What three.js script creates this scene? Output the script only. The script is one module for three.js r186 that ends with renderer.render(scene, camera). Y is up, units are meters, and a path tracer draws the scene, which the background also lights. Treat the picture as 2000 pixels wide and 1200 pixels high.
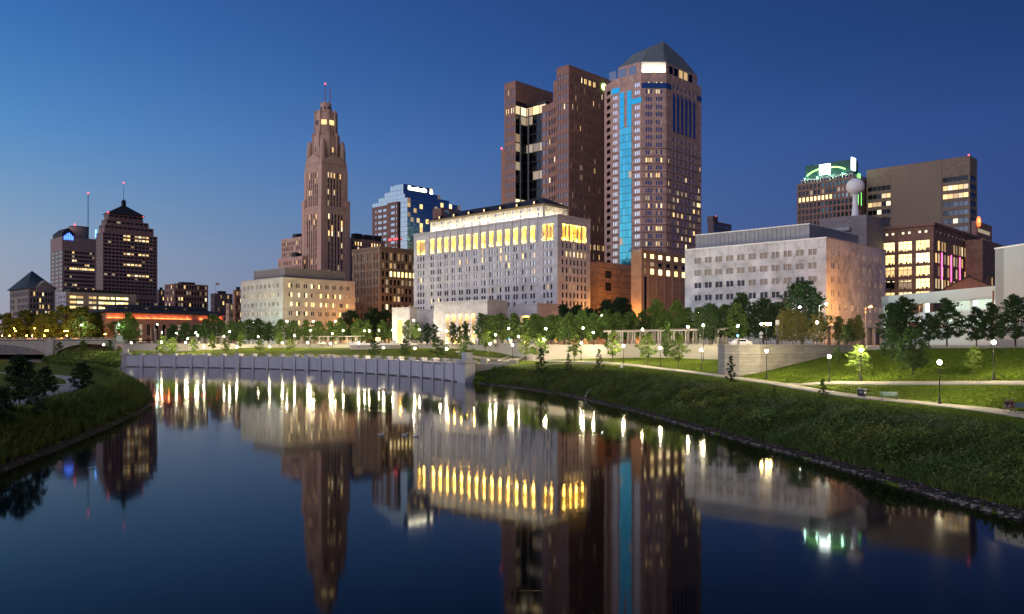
import * as THREE from 'three';
import { mergeGeometries } from 'three/addons/utils/BufferGeometryUtils.js';
import { MarchingCubes } from 'three/addons/objects/MarchingCubes.js';
import { RoundedBoxGeometry } from 'three/addons/geometries/RoundedBoxGeometry.js';

// ------------------------------------------------------------------ camera, sky, sun, exposure
const V3 = THREE.Vector3;
const FOC = 1640, HOR = 672, EYE = 10;             // surveyed: focal length and horizon row of the 2000 x 1200 photograph, eye height over the water
const scene = new THREE.Scene();
const camera = new THREE.PerspectiveCamera(2 * Math.atan(600 / FOC) * 180 / Math.PI, 2000 / 1200, 0.5, 9000);
camera.position.set(0, EYE, 0);
camera.lookAt(0, EYE, -100);
camera.setViewOffset(2000, 1200, 0, -(HOR - 600), 2000, 1200);   // shift lens: verticals stay vertical
camera.updateProjectionMatrix();

const SUN_AZ = -86;                                // the afterglow: degrees left of straight ahead
{
  // twilight sky: colours by elevation at two bearings from the afterglow (49 and 111 degrees), carried on smoothly round the horizon
  const stops = [
    [0, [0.42, 0.37, 0.42], [0.080, 0.100, 0.215]],
    [3, [0.37, 0.39, 0.47], [0.062, 0.100, 0.250]],
    [6, [0.31, 0.40, 0.52], [0.051, 0.095, 0.262]],
    [9, [0.20, 0.36, 0.57], [0.044, 0.090, 0.267]],
    [13, [0.103, 0.285, 0.585], [0.034, 0.080, 0.265]],
    [19, [0.048, 0.178, 0.49], [0.0175, 0.053, 0.192]],
    [24, [0.034, 0.120, 0.40], [0.0145, 0.041, 0.158]],
    [45, [0.017, 0.060, 0.22], [0.010, 0.028, 0.110]],
    [90, [0.012, 0.036, 0.140], [0.012, 0.034, 0.135]],
  ];
  const weight = (a) => 0.5 + 0.5 * Math.cos(a), wa = weight(49 * Math.PI / 180), wb = weight(111 * Math.PI / 180);
  const W = 512, H = 256, data = new Float32Array(W * H * 4);
  for (let j = 0; j < H; j++) {
    const el = Math.max(0, ((j + 0.5) / H - 0.5) * 180);
    let k = 0; while (k < stops.length - 2 && el > stops[k + 1][0]) k++;
    const t = Math.min(1, (el - stops[k][0]) / (stops[k + 1][0] - stops[k][0]));
    for (let i = 0; i < W; i++) {
      const th = ((i + 0.5) / W - 0.5) * 2 * Math.PI, x = Math.cos(th), z = Math.sin(th);
      const w = weight(Math.atan2(x, -z) - SUN_AZ * Math.PI / 180);
      for (let c = 0; c < 3; c++) {
        const a = Math.log(stops[k][1][c]) * (1 - t) + Math.log(stops[k + 1][1][c]) * t;
        const b = Math.log(stops[k][2][c]) * (1 - t) + Math.log(stops[k + 1][2][c]) * t;
        data[(j * W + i) * 4 + c] = Math.exp(b + (a - b) * (w - wb) / (wa - wb));
      }
      data[(j * W + i) * 4 + 3] = 1;
    }
  }
  const sky = new THREE.DataTexture(data, W, H, THREE.RGBAFormat, THREE.FloatType);
  sky.mapping = THREE.EquirectangularReflectionMapping; sky.magFilter = sky.minFilter = THREE.LinearFilter; sky.needsUpdate = true;
  scene.background = sky; scene.environment = sky;
}
const sun = new THREE.DirectionalLight(new THREE.Color(0.97, 0.88, 1.0), 2.2);   // the last light of the afterglow, very soft
{
  const a = (SUN_AZ - 42) * Math.PI / 180, e = 3 * Math.PI / 180;
  sun.position.set(Math.sin(a) * Math.cos(e) * 900, Math.sin(e) * 900, -Math.cos(a) * Math.cos(e) * 900 - 300);
  sun.target.position.set(0, 0, -300); sun.shadow.radius = 205; sun.castShadow = true;
  Object.assign(sun.shadow.camera, { left: -700, right: 700, top: 500, bottom: -500, near: 1, far: 2500 });
  sun.shadow.mapSize.set(2048, 2048);
  scene.add(sun, sun.target);
}
const renderer = new THREE.WebGLRenderer({ antialias: true });
renderer.setSize(1024, 614);
renderer.toneMapping = THREE.LinearToneMapping;
renderer.toneMappingExposure = 1.0;
renderer.shadowMap.enabled = true;

// ------------------------------------------------------------------ helpers
let seedState = 7;
const seed = (n) => { seedState = n | 0; };
const rnd = () => { seedState = (seedState + 0x6d2b79f5) | 0; let t = Math.imul(seedState ^ (seedState >>> 15), 1 | seedState); t = (t + Math.imul(t ^ (t >>> 7), 61 | t)) ^ t; return ((t ^ (t >>> 14)) >>> 0) / 4294967296; };
const rr = (a, b) => a + (b - a) * rnd();
const pick = (a) => a[Math.floor(rnd() * a.length)];
const clamp = (v, a, b) => Math.min(b, Math.max(a, v));
const sm = (a, b, v) => { const t = clamp((v - a) / (b - a), 0, 1); return t * t * (3 - 2 * t); };
const hash2 = (i, j) => { let h = Math.imul(i, 374761393) + Math.imul(j, 668265263); h = Math.imul(h ^ (h >>> 13), 1274126177); return ((h ^ (h >>> 16)) >>> 0) / 4294967296; };
const vnoise = (x, y, per = 1 << 20) => {
  const i = Math.floor(x), j = Math.floor(y), f = x - i, g = y - j, u = f * f * (3 - 2 * f), v = g * g * (3 - 2 * g), m = (n) => ((n % per) + per) % per;
  return (hash2(m(i), m(j)) * (1 - u) + hash2(m(i + 1), m(j)) * u) * (1 - v) + (hash2(m(i), m(j + 1)) * (1 - u) + hash2(m(i + 1), m(j + 1)) * u) * v;
};
const fbm = (x, y, o = 4, per = 1 << 20) => { let s = 0, a = 0.5, n = 0; for (let k = 0; k < o; k++) { s += a * vnoise(x, y, per); n += a; a *= 0.5; x *= 2; y *= 2; per *= 2; } return s / n; };
const names = new Map();
const numbered = (n) => { const k = names.get(n) ?? 0; names.set(n, k + 1); return k ? n + '_' + String(k).padStart(3, '0') : n; };
const shade = (o) => { o.traverse((m) => { if (m.isMesh) { m.castShadow = true; m.receiveShadow = true; } }); return o; };
function thing(name, label, category, pos = [0, 0, 0], turn = 0, group) {
  const o = new THREE.Group(); o.name = numbered(name); o.position.set(...pos); o.rotation.y = turn;
  o.userData = { label, category }; if (group) o.userData.group = group; scene.add(o); return o;
}
function part(name, geo, mat, parent) { const m = new THREE.Mesh(geo, mat); m.name = name; m.castShadow = m.receiveShadow = true; parent.add(m); return m; }
function single(name, geo, mat, label, category, group, kind) {
  const m = part(numbered(name), geo, mat, scene); m.userData = { label, category }; if (group) m.userData.group = group; if (kind) m.userData.kind = kind; return m;
}
function struct(name, geo, mat, label) { const m = part(numbered(name), geo, mat, scene); m.userData = { kind: 'structure' }; if (label) m.userData.label = label; return m; }
const clean = (g) => { const h = g.index ? g.toNonIndexed() : g; for (const k of Object.keys(h.attributes)) if (!['position', 'normal', 'uv'].includes(k)) h.deleteAttribute(k); if (!h.attributes.uv) h.setAttribute('uv', new THREE.Float32BufferAttribute(new Float32Array(h.attributes.position.count * 2), 2)); h.clearGroups?.(); return h; };
const merge = (list) => mergeGeometries(list.map(clean));
const bx = (w, h, d, x = 0, y = 0, z = 0, ry = 0) => { const g = new THREE.BoxGeometry(w, h, d); if (ry) g.rotateY(ry); return g.translate(x, y, z); };
const cyl = (r1, r0, h, x = 0, y = 0, z = 0, n = 12) => new THREE.CylinderGeometry(r1, r0, h, n).translate(x, y + h / 2, z);   // y is the foot
function rod(a, b, r0, r1, n = 6) {
  const A = new V3(...a), B = new V3(...b), d = B.clone().sub(A), g = new THREE.CylinderGeometry(r1, r0, d.length(), n);
  return g.applyQuaternion(new THREE.Quaternion().setFromUnitVectors(new V3(0, 1, 0), d.clone().normalize())).translate(...A.add(B).multiplyScalar(0.5).toArray());
}
function prism(pts, y0, y1) {                       // pts: [x, z] plan polygon, side walls with uv in metres, and a top
  const P = [], U = [];
  let run = 0; const n = pts.length;
  for (let i = 0; i < n; i++) {
    const [ax, az] = pts[i], [cx, cz] = pts[(i + 1) % n], l = Math.hypot(cx - ax, cz - az);
    P.push(ax, y0, az, cx, y0, cz, cx, y1, cz, ax, y0, az, cx, y1, cz, ax, y1, az);
    U.push(run, y0, run + l, y0, run + l, y1, run, y0, run + l, y1, run, y1); run += l;
  }
  for (const t of THREE.ShapeUtils.triangulateShape(pts.map((p) => new THREE.Vector2(p[0], p[1])), [])) for (const k of t) { P.push(pts[k][0], y1, pts[k][1]); U.push(pts[k][0], pts[k][1]); }
  const g = new THREE.BufferGeometry();
  g.setAttribute('position', new THREE.Float32BufferAttribute(P, 3)); g.setAttribute('uv', new THREE.Float32BufferAttribute(U, 2)); g.computeVertexNormals();
  return g;
}

// ------------------------------------------------------------------ textures and materials
function tex(n, size, f, srgb = true) {             // f(u, v in 0..1) -> grey 0..1 or [r, g, b]; size: metres one repeat covers
  const d = new Uint8Array(n * n * 4);
  for (let j = 0; j < n; j++) for (let i = 0; i < n; i++) {
    const v = f(i / n, j / n), c = Array.isArray(v) ? v : [v, v, v], o = (j * n + i) * 4;
    for (let k = 0; k < 3; k++) d[o + k] = clamp(Math.round(c[k] * 255), 0, 255); d[o + 3] = 255;
  }
  const t = new THREE.DataTexture(d, n, n); t.wrapS = t.wrapT = THREE.RepeatWrapping; t.magFilter = THREE.LinearFilter; t.minFilter = THREE.LinearMipmapLinearFilter;
  t.repeat.set(1 / size, 1 / size); if (srgb) t.colorSpace = THREE.SRGBColorSpace; t.needsUpdate = true; return t;
}
const again = (t, size) => { const c = t.clone(); c.repeat.set(1 / size, 1 / size); c.needsUpdate = true; return c; };
const stoneTex = tex(512, 22, (u, v) => 0.80 + 0.18 * (fbm(u * 9, v * 9, 5, 9) - 0.5) + 0.10 * (fbm(u * 60, v * 24, 2, 60) - 0.5));
const marbleTex = tex(512, 26, (u, v) => {
  const m = fbm(u * 7, v * 7, 5, 7), vein = Math.abs(fbm(u * 11 + 3, v * 5 + 1, 4, 11) - 0.5), joint = (v * 7) % 1 < 0.02 || (u * 5) % 1 < 0.008 ? 0.05 : 0;
  return 0.80 + 0.26 * (m - 0.5) - 0.10 * Math.max(0, 1 - vein * 14) - joint;
});
const panelTex = tex(512, 12, (u, v) => 0.84 + 0.20 * (fbm(u * 8, v * 8, 4, 8) - 0.5) - ((u * 8) % 1 < 0.05 || (v * 8) % 1 < 0.05 ? 0.16 : 0) + 0.06 * (hash2(Math.floor(u * 8), Math.floor(v * 8)) - 0.5));
const boardTex = tex(512, 8, (u, v) => 0.78 + 0.20 * (fbm(u * 5, v * 26, 4, 5) - 0.5) + 0.16 * (fbm(u * 7, v * 7, 4, 7) - 0.5));
const grassTex = tex(512, 7, (u, v) => { const n = fbm(u * 40, v * 40, 4, 40), m = fbm(u * 6, v * 6, 4, 6); const k = 0.84 + 0.5 * (n - 0.5) + 0.24 * (m - 0.5); return [k * 1.02, k, k * 0.86]; });
const roughBump = tex(512, 3, (u, v) => fbm(u * 34, v * 34, 4, 34), false);
const dirtTex = tex(256, 5, (u, v) => 0.62 + 0.6 * (fbm(u * 14, v * 14, 5, 14) - 0.5));
const waveBump = tex(512, 34, (u, v) => 0.6 * fbm(u * 9, v * 6, 3, 18) + 0.4 * fbm(u * 22, v * 16, 2, 22), false);

const C = (r, g, b) => new THREE.Color().setRGB(r, g, b);
const mat = (r, g, b, o = {}) => new THREE.MeshStandardMaterial({ color: C(r, g, b), roughness: 0.85, ...o });
const glow = (r, g, b, base = 0.3) => new THREE.MeshStandardMaterial({ color: C(base, base, base), emissive: C(r, g, b), roughness: 0.5 });
const stone = (r, g, b, size = 22, t = stoneTex) => mat(r * 1.5, g * 1.5, b * 1.5, { map: again(t, size), roughness: 0.88 });
const coated = (r, g, b, rough = 0.1) => new THREE.MeshStandardMaterial({ color: C(r, g, b), metalness: 1, roughness: rough });
const M = {
  water: new THREE.MeshPhysicalMaterial({ color: C(0.0008, 0.0016, 0.0026), roughness: 0.05, ior: 1.14, bumpMap: waveBump, bumpScale: 0.005 }),
  grass: new THREE.MeshPhysicalMaterial({ color: C(0.112, 0.168, 0.020), map: grassTex, bumpMap: roughBump, bumpScale: 0.05, roughness: 1, specularIntensity: 0.08 }),
  blade: new THREE.MeshPhysicalMaterial({ color: C(1, 1, 1), roughness: 1, transmission: 0.25, thickness: 0, specularIntensity: 0.12 }),
  path: mat(0.42, 0.385, 0.33, { map: again(stoneTex, 6), roughness: 0.9 }),
  paving: mat(0.34, 0.32, 0.29, { map: again(stoneTex, 9), roughness: 0.9 }),
  asphalt: mat(0.06, 0.06, 0.062, { map: again(dirtTex, 6) }),
  concrete: mat(0.46, 0.425, 0.37, { map: boardTex, bumpMap: again(roughBump, 3), bumpScale: 0.01 }),
  wallstone: mat(0.60, 0.58, 0.62, { map: again(stoneTex, 9), bumpMap: again(roughBump, 4), bumpScale: 0.012 }),
  mud: new THREE.MeshPhysicalMaterial({ color: C(0.13, 0.105, 0.075), map: dirtTex, bumpMap: again(roughBump, 2.5), bumpScale: 0.08, roughness: 1, specularIntensity: 0.2 }),
  rock: mat(0.22, 0.20, 0.17, { map: again(dirtTex, 2) }),
  black: mat(0.018, 0.019, 0.02, { roughness: 0.45, metalness: 0.3 }),
  iron: mat(0.05, 0.045, 0.04, { roughness: 0.6 }),
  bark: mat(0.12, 0.09, 0.065, { map: again(dirtTex, 1.5) }),
  birchbark: mat(0.62, 0.58, 0.5, { map: again(dirtTex, 0.8) }),
  roofdark: mat(0.035, 0.037, 0.042, { map: again(stoneTex, 5), roughness: 0.75 }),
  roofflat: mat(0.16, 0.16, 0.16, { map: again(dirtTex, 8) }),
  metal: mat(0.40, 0.40, 0.41, { map: again(stoneTex, 4), roughness: 0.55, metalness: 0.35 }),
  darkpane: new THREE.MeshStandardMaterial({ color: C(0.018, 0.022, 0.028), roughness: 0.12, metalness: 0.0 }),
  glass: coated(0.11, 0.13, 0.165, 0.14),
  glassbright: coated(0.25, 0.30, 0.35, 0.12),
  glasscyan: coated(0.03, 0.30, 0.44, 0.12),
  glassblue: coated(0.40, 0.50, 0.50, 0.14),
  glassdark: coated(0.03, 0.033, 0.04, 0.14),
  red: glow(5, 0.25, 0.3), white: mat(0.75, 0.74, 0.70), frame: mat(0.09, 0.07, 0.05),
};
// lit rooms seen through windows: colour of the lamps inside, brighter and dimmer rooms
const LIT = [glow(1.7, 1.1, 0.38), glow(1.1, 0.70, 0.24), glow(0.65, 0.40, 0.14), glow(1.5, 1.25, 0.75), glow(0.85, 0.66, 0.34)];
const DIM = [glow(0.26, 0.16, 0.06), glow(0.14, 0.085, 0.03), glow(0.34, 0.27, 0.15)];
const HOT = [glow(2.6, 1.9, 0.72), glow(2.0, 1.45, 0.50), glow(3.2, 2.5, 1.2)];

// ------------------------------------------------------------------ the lie of the land, plan coordinates x and d (metres ahead of the camera)
const SHORE = [[34, -90, 'R'], [31, 0, 'R'], [29.5, 35, 'R'], [28.9, 47.4, 'R'], [27.3, 56, 'R'], [25.8, 70.4, 'R'], [22.5, 92, 'R'], [18.4, 120.6, 'R'], [10, 164, 'R'], [0, 193, 'R'], [-9.2, 212, 'R'],
  [-12, 216, 'W'], [-21, 238, 'W'], [-31.5, 257, 'W'], [-42, 274, 'W'], [-54, 291, 'W'], [-70, 311, 'W'], [-98, 335, 'W'], [-129, 352, 'W'], [-168, 366, 'W'],
  [-173, 374, 'B'], [-187, 396, 'B'], [-216, 425, 'B'], [-262, 468, 'B'], [-283, 505, 'B'], [-288, 560, 'B'], [-310, 720, 'B'], [-340, 1100, 'B'],
  [-560, 1100, 'L'], [-480, 640, 'L'], [-400, 520, 'L'], [-330, 462, 'L'], [-250, 405, 'L'], [-180, 328, 'L'], [-133, 269, 'L'], [-104, 225, 'L'], [-76, 176, 'L'], [-61.7, 145, 'L'], [-53, 119, 'L'], [-47.6, 97.6, 'L'], [-43, 79, 'L'], [-40, 66, 'L'], [-37, 45, 'L'], [-35, 0, 'L'], [-34, -90, 'L']];
function shore(x, d) {                              // distance inland (negative over the river) and the tag of the nearest reach
  let best = 1e9, tag = 'R', inside = false;
  for (let i = 0, n = SHORE.length, j = n - 1; i < n; j = i++) {
    const [ax, ay, ta] = SHORE[j], [cx, cy] = SHORE[i], ex = cx - ax, ey = cy - ay;
    if ((ay > d) !== (cy > d) && x < (cx - ax) * (d - ay) / (cy - ay) + ax) inside = !inside;
    const t = clamp(((x - ax) * ex + (d - ay) * ey) / (ex * ex + ey * ey), 0, 1), q = Math.hypot(x - ax - ex * t, d - ay - ey * t);
    if (q < best && !(i === 0)) { best = q; tag = ta; }
  }
  return [inside ? -best : best, tag];
}
const lerpTable = (t, v) => { if (v <= t[0][0]) return t[0][1]; for (let i = 1; i < t.length; i++) if (v <= t[i][0]) return t[i - 1][1] + (t[i][1] - t[i - 1][1]) * (v - t[i - 1][0]) / (t[i][0] - t[i - 1][0]); return t[t.length - 1][1]; };
const BASE = [[40, 2.9], [75, 3.0], [105, 3.3], [150, 4.3], [190, 5.0], [220, 5.2], [300, 5.4]];
const STREET = 9.55;                                // street level of the town
const PLAZA = [[7, 238], [50, 197], [38.2, 154], [38.6, 151.2], [40.6, 149.6], [44, 149.2], [64, 158], [70, 140], [80, 112], [96, 80], [128, 20], [150, -200], [5000, -200], [5000, 6000], [-5000, 6000], [-5000, 900], [-252, 620], [-246, 520], [-225, 486], [-180, 446], [-140, 429], [-100, 412], [-60, 388], [-25, 352], [-6, 300]];
function inPlaza(x, d) { let c = false; for (let i = 0, n = PLAZA.length, j = n - 1; i < n; j = i++) { const [ax, ay] = PLAZA[j], [bx_, by] = PLAZA[i]; if ((ay > d) !== (by > d) && x < (bx_ - ax) * (d - ay) / (by - ay) + ax) c = !c; } return c; }
function land(x, d) {
  const [s, tag] = shore(x, d);
  if (s < 0) return Math.max(-2.5, s * 0.5);
  const bumpy = 0.25 * (fbm(x * 0.09 + 40, d * 0.09 + 40, 3) - 0.5) * sm(0, 6, s);
  if (tag === 'L') return 0.15 + 3.1 * (0.6 * sm(0, 6, s) + 0.4 * sm(0, 9, s)) + 4.5 * sm(18, 120, s) * sm(200, 420, d) + 0.5 * sm(12, 40, s) + bumpy;
  if (tag === 'B') { const far = 0.1 + 3.6 * sm(0, 15, s) + 4.6 * sm(14, 70, s); return far + bumpy; }
  const b = lerpTable(BASE, d);
  const slope = lerpTable([[60, 0.20], [140, 0.19], [160, 0.17], [178, 0.055], [300, 0.06]], d);
  const right = 0.12 + (b - 0.12) * (0.75 * sm(0, 13.5, s) + 0.25 * sm(4, 17, s)) + slope * (Math.max(0, s - 27) + 0);
  const wall = s < 2.6 ? -0.5 : 4.6 + 3.5 * sm(9, 62, s);
  const k = sm(206, 224, d + x * 0.25);
  return Math.min(9.38, right * (1 - k) + wall * k + (tag === 'W' && s < 10 ? 0 : bumpy * 0.5));
}
const groundAt = (x, d) => (inPlaza(x, d) ? STREET : land(x, d));
const groundY = groundAt;
const X = (px, d) => (px - 1000) / FOC * d;         // where the line of survey through a photograph column stands at distance d
const Yat = (py, d) => EYE + (HOR - py) / FOC * d;

function onGround(px, py, d0 = 45, d1 = 520) { for (let d = d0; d < d1; d += 0.25) if (groundY(X(px, d), d) >= Yat(py, d)) return d; return d1; }   // how far off the land lies on that line of survey
{ // ground, one sheet
  const steps = (list) => { const o = []; for (const [a, b, s] of list) for (let v = a; v < b - 1e-6; v += s) o.push(v); o.push(list[list.length - 1][1]); return o; };
  const xs = steps([[-2600, -900, 200], [-900, -260, 12], [-260, -170, 4], [-170, -30, 1.7], [-30, 90, 1.5], [90, 200, 6], [200, 600, 40]]);
  const ds = steps([[-140, 20, 8], [20, 240, 1.5], [240, 400, 2.2], [400, 560, 4], [560, 1100, 18], [1100, 5000, 300]]);
  const P = [], U = [], I = [], w = xs.length;
  const S = [];
  for (const d of ds) for (const x of xs) { const y = inPlaza(x, d) ? Math.min(land(x, d), STREET - 0.5) : land(x, d); P.push(x, y, -d); U.push(x, d); S.push(y); }
  for (let j = 0; j < ds.length - 1; j++) for (let i = 0; i < w - 1; i++) {
    const a = j * w + i, b = a + 1, c = a + w, e = c + 1;
    if (Math.max(S[a], S[b], S[c], S[e]) <= -2.4) continue;
    I.push(a, b, e, a, e, c);
  }
  const g = new THREE.BufferGeometry(); g.setAttribute('position', new THREE.Float32BufferAttribute(P, 3)); g.setAttribute('uv', new THREE.Float32BufferAttribute(U, 2)); g.setIndex(I); g.computeVertexNormals();
  struct('ground', g, M.grass, 'mown lawn and river banks');
}
struct('street', prism(PLAZA.map(([x, d]) => [x, -d]), 2.0, STREET), M.paving, 'paved street level of the town');
{
  const g = new THREE.PlaneGeometry(2400, 1500, 1, 1).rotateX(-Math.PI / 2).translate(-300, 0, -600), uv = g.attributes.uv, p = g.attributes.position;
  for (let i = 0; i < uv.count; i++) uv.setXY(i, p.getX(i), p.getZ(i));
  struct('river_water', g, M.water, 'still dark river mirroring the skyline');
  const bed = new THREE.PlaneGeometry(2400, 1500).rotateX(-Math.PI / 2).translate(-300, -2.6, -600); struct('river_bed', bed, M.mud);
}
function strip(name, pts, width, material, lift, label, level) {
  const groundY = level === undefined ? groundAt : () => level;   // a paved strip laid over the land along [x, d] points
  const curve = new THREE.CatmullRomCurve3(pts.map(([x, d]) => new V3(x, 0, -d))), n = Math.ceil(curve.getLength() / 1.2), P = [], U = [], I = [], K = 5;
  for (let i = 0; i <= n; i++) {
    const p = curve.getPointAt(i / n), t = curve.getTangentAt(i / n), nx = -t.z, nz = t.x;
    for (let k = 0; k <= K; k++) { const o = (k / K - 0.5) * width, x = p.x + nx * o, z = p.z + nz * o; P.push(x, Math.max(groundY(x, -z), groundY(p.x, -p.z) - 0.25) + lift, z); U.push(x, z); }
    P.push(p.x + nx * width / 2, groundY(p.x, -p.z) - 0.3, p.z + nz * width / 2, p.x - nx * width / 2, groundY(p.x, -p.z) - 0.3, p.z - nz * width / 2); U.push(0, 0, 0, 0);
    if (i) { const a = (i - 1) * (K + 3), b = i * (K + 3); for (let k = 0; k < K; k++) I.push(a + k, b + k, b + k + 1, a + k, b + k + 1, a + k + 1); I.push(a + K, b + K, b + K + 1, a + K, b + K + 1, a + K + 1, a + K + 2, b + K + 2, b, a + K + 2, b, a); }
  }
  const g = new THREE.BufferGeometry(); g.setAttribute('position', new THREE.Float32BufferAttribute(P, 3)); g.setAttribute('uv', new THREE.Float32BufferAttribute(U, 2)); g.setIndex(I); g.computeVertexNormals();
  return struct(name, g, material, label);
}
const along = (list, d0) => list.map(([px, py]) => { const d = onGround(px, py, d0); return [X(px, d), d]; });
const PATH = [...along([[2080, 824], [2000, 812], [1900, 799], [1800, 788], [1700, 779], [1600, 765], [1500, 748], [1400, 734], [1300, 722], [1200, 711]], 50), [14, 221], [4, 243], [-8, 266], [-16, 292], [-20, 320]];
strip('riverside_path', PATH, 3.3, M.path, 0.1, 'pale concrete footpath along the bank');
const CROSS = along([[1520, 750.5], [1600, 750], [1700, 750], [1800, 750], [1900, 750], [2000, 750], [2100, 750]], 60);
strip('cross_path', CROSS, 1.8, M.path, 0.14, 'pale cross path over the lawn');
strip('short_path', [[8, 206], [16, 206], [22, 201.5]], 1.8, M.path, 0.13, 'short side path by the bank');
strip('left_bank_path', along([[-60, 727], [0, 729], [67, 732], [110, 735], [134, 739], [147, 745], [146, 753], [126, 763], [101, 771], [74, 778], [30, 788], [-40, 802]], 60), 3.0, M.path, 0.1, 'grey winding footpath on the dark bank');
strip('left_side_path', along([[-60, 764], [0, 761], [60, 757], [110, 754.5], [138, 752]], 60), 2.6, M.path, 0.13, 'side branch of the winding footpath');
strip('muddy_shore', SHORE.filter((p) => p[2] === 'R').map(([x, d]) => [x + 0.7, d]), 3.0, M.mud, 0.05, 'muddy stony foot of the weedy bank');
strip('muddy_shore', SHORE.filter((p) => p[2] === 'L' && p[1] < 300).map(([x, d]) => [x - 0.2, d]), 1.7, M.mud, 0.05, 'muddy stony foot of the shadowed near bank');
strip('promenade', [[-9, 221], [-11.5, 227], [-18, 241], [-28, 260], [-39, 278.5], [-51, 296], [-67, 316], [-96, 340.5], [-128, 357.5], [-168, 371.5]], 9.4, M.paving, 0.14, 'paved promenade behind the river wall', 4.6);

// ------------------------------------------------------------------ river wall
{
  const W = SHORE.filter((p) => p[2] === 'W').map(([x, d]) => new V3(x, 0, -d));
  const curve = new THREE.CatmullRomCurve3(W, false, 'centripetal'), n = 26, L = curve.getLength();
  const wall = thing('river_wall', 'long pale stone river wall with evenly spaced piers and a dark railing', 'wall');
  const TOP = 4.75;
  for (let i = 0; i < n; i++) {
    const a = curve.getPointAt(i / n), b = curve.getPointAt((i + 1) / n), l = a.distanceTo(b), mid = a.clone().add(b).multiplyScalar(0.5), ry = Math.atan2(-(b.z - a.z), b.x - a.x);
    const slot = (g) => g.rotateY(ry).translate(mid.x, 0, mid.z);
    part('wall_panel', slot(bx(l + 0.05, TOP + 2, 0.9, 0, (TOP - 2) / 2, 0)), M.wallstone, wall);
    part('coping', slot(bx(l + 0.02, 0.22, 1.2, 0, TOP + 0.11, 0)), M.wallstone, wall);
    const rail = [bx(l, 0.07, 0.06, 0, TOP + 1.15, 0), bx(l, 0.05, 0.05, 0, TOP + 0.4, 0)];
    for (let k = 1; k < l / 0.55; k++) rail.push(bx(0.05, 0.95, 0.05, -l / 2 + k * 0.55, TOP + 0.69, 0));
    part('railing', slot(merge(rail)), M.iron, wall);
    part('footing', slot(bx(l, 2.5, 1.3, 0, -0.95, 0)), M.rock, wall);
    const big = i === 14 || i === 19;
    const pr = new THREE.BoxGeometry(big ? 2.3 : 1.25, TOP + 3.25, big ? 2.4 : 1.7).rotateY(ry).translate(a.x, (TOP - 0.75) / 2, a.z);
    part('pier', pr, M.wallstone, wall);
    if (i) part('pier_cap', new THREE.BoxGeometry(big ? 2.7 : 1.6, 0.25, big ? 2.8 : 2.0).rotateY(ry).translate(a.x, TOP + 0.99, a.z), M.wallstone, wall);
  }
  const pillar = (p, label, s, turn) => {
    const t = thing('wall_end_pillar', label, 'pillar', [p.x, 0, p.z], turn);
    part('shaft', bx(3.4 * s, 9 * s, 3.6 * s, 0, 1.6 * s, 0), M.wallstone, t);
    part('plinth', bx(4.1 * s, 2.4 * s, 4.3 * s, 0, -0.6 * s, 0), M.wallstone, t);
    part('cornice', merge([bx(4.6 * s, 0.5 * s, 4.8 * s, 0, 6.0 * s, 0), bx(4.1 * s, 0.3 * s, 4.2 * s, 0, 6.5 * s, 0)]), M.wallstone, t);
    part('cap_block', bx(2.3 * s, 2.2 * s, 2.4 * s, 0, 7.75 * s, 0), M.wallstone, t);
  };
  pillar(new V3(-11.6, 0, -216.4), 'tall square stone pillar ending the river wall beside the grassy bank', 0.88, 0.6);
  pillar(new V3(-169, 0, -367), 'square stone pillar ending the river wall towards the arched bridge', 0.92, 0.35);
  const ret = thing('low_wall', 'low concrete return wall beside the tall stone pillar', 'wall', [0, 0, 0]);
  part('wall_panel', bx(9, 4.6, 0.7, 0, 0, 0).rotateY(-0.05).translate(-5.2, 2.6, -217.6), M.concrete, ret);
}
// lower park walls, steps and planters
function seatWall(label, x, d, l, turn, h = 0.7) {
  const t = thing('seat_wall', label, 'wall', [x, groundY(x, d), -d], turn);
  part('bench_block', new RoundedBoxGeometry(l, h + 0.6, 0.9, 2, 0.05).translate(0, h / 2 - 0.2, 0), M.concrete, t);
  for (const s of [-1, 1]) part('end_block', new RoundedBoxGeometry(2.2, h + 1.1, 1.5, 2, 0.06).translate(s * l / 2, h / 2, 0), M.concrete, t);
}
seatWall('long pale stone seat wall on the promenade below the central lawn', X(668, 318), 318, 20, -0.85);
seatWall('pale stone seat wall beside the promenade steps near the tall pillar', X(975, 226), 226, 9, -0.5);
seatWall('pale stone seat wall at the foot of the twin steps near the bridge', X(345, 366), 366, 26, -0.3);
function steps(label, x, d, x2, d2, wdt, n) {
  const y0 = groundY(x, d), y1 = groundY(x2, d2) + 0.15, t = thing('stairway', label, 'steps', [x, y0, -d], Math.atan2(-(x2 - x), (d2 - d)));
  const len = Math.hypot(x2 - x, d2 - d);
  for (let i = 0; i < n; i++) part('step', bx(wdt, 0.9, len / n + 0.12, 0, (y1 - y0) * (i + 1) / n - 0.4, -len * (i + 0.5) / n), M.concrete, t);
  for (const s of [-1, 1]) part('cheek_wall', new THREE.BoxGeometry(0.45, 0.9, Math.hypot(len, y1 - y0)).rotateX(Math.atan2(y1 - y0, len)).translate(s * (wdt / 2 + 0.25), (y1 - y0) / 2 + 0.25, -len / 2), M.concrete, t);
}
steps('pale concrete steps climbing the lawn behind the tall stone pillar', X(990, 232), 232, X(1010, 252), 252, 4.5, 12);
steps('pale steps climbing the lawn near the bridge, the flight nearer the bridge', X(338, 374), 374, X(352, 398), 398, 4, 12);
steps('pale steps climbing the lawn near the bridge, the flight nearer the town hall trees', X(353, 372), 372, X(368, 396), 396, 4, 12);
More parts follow.
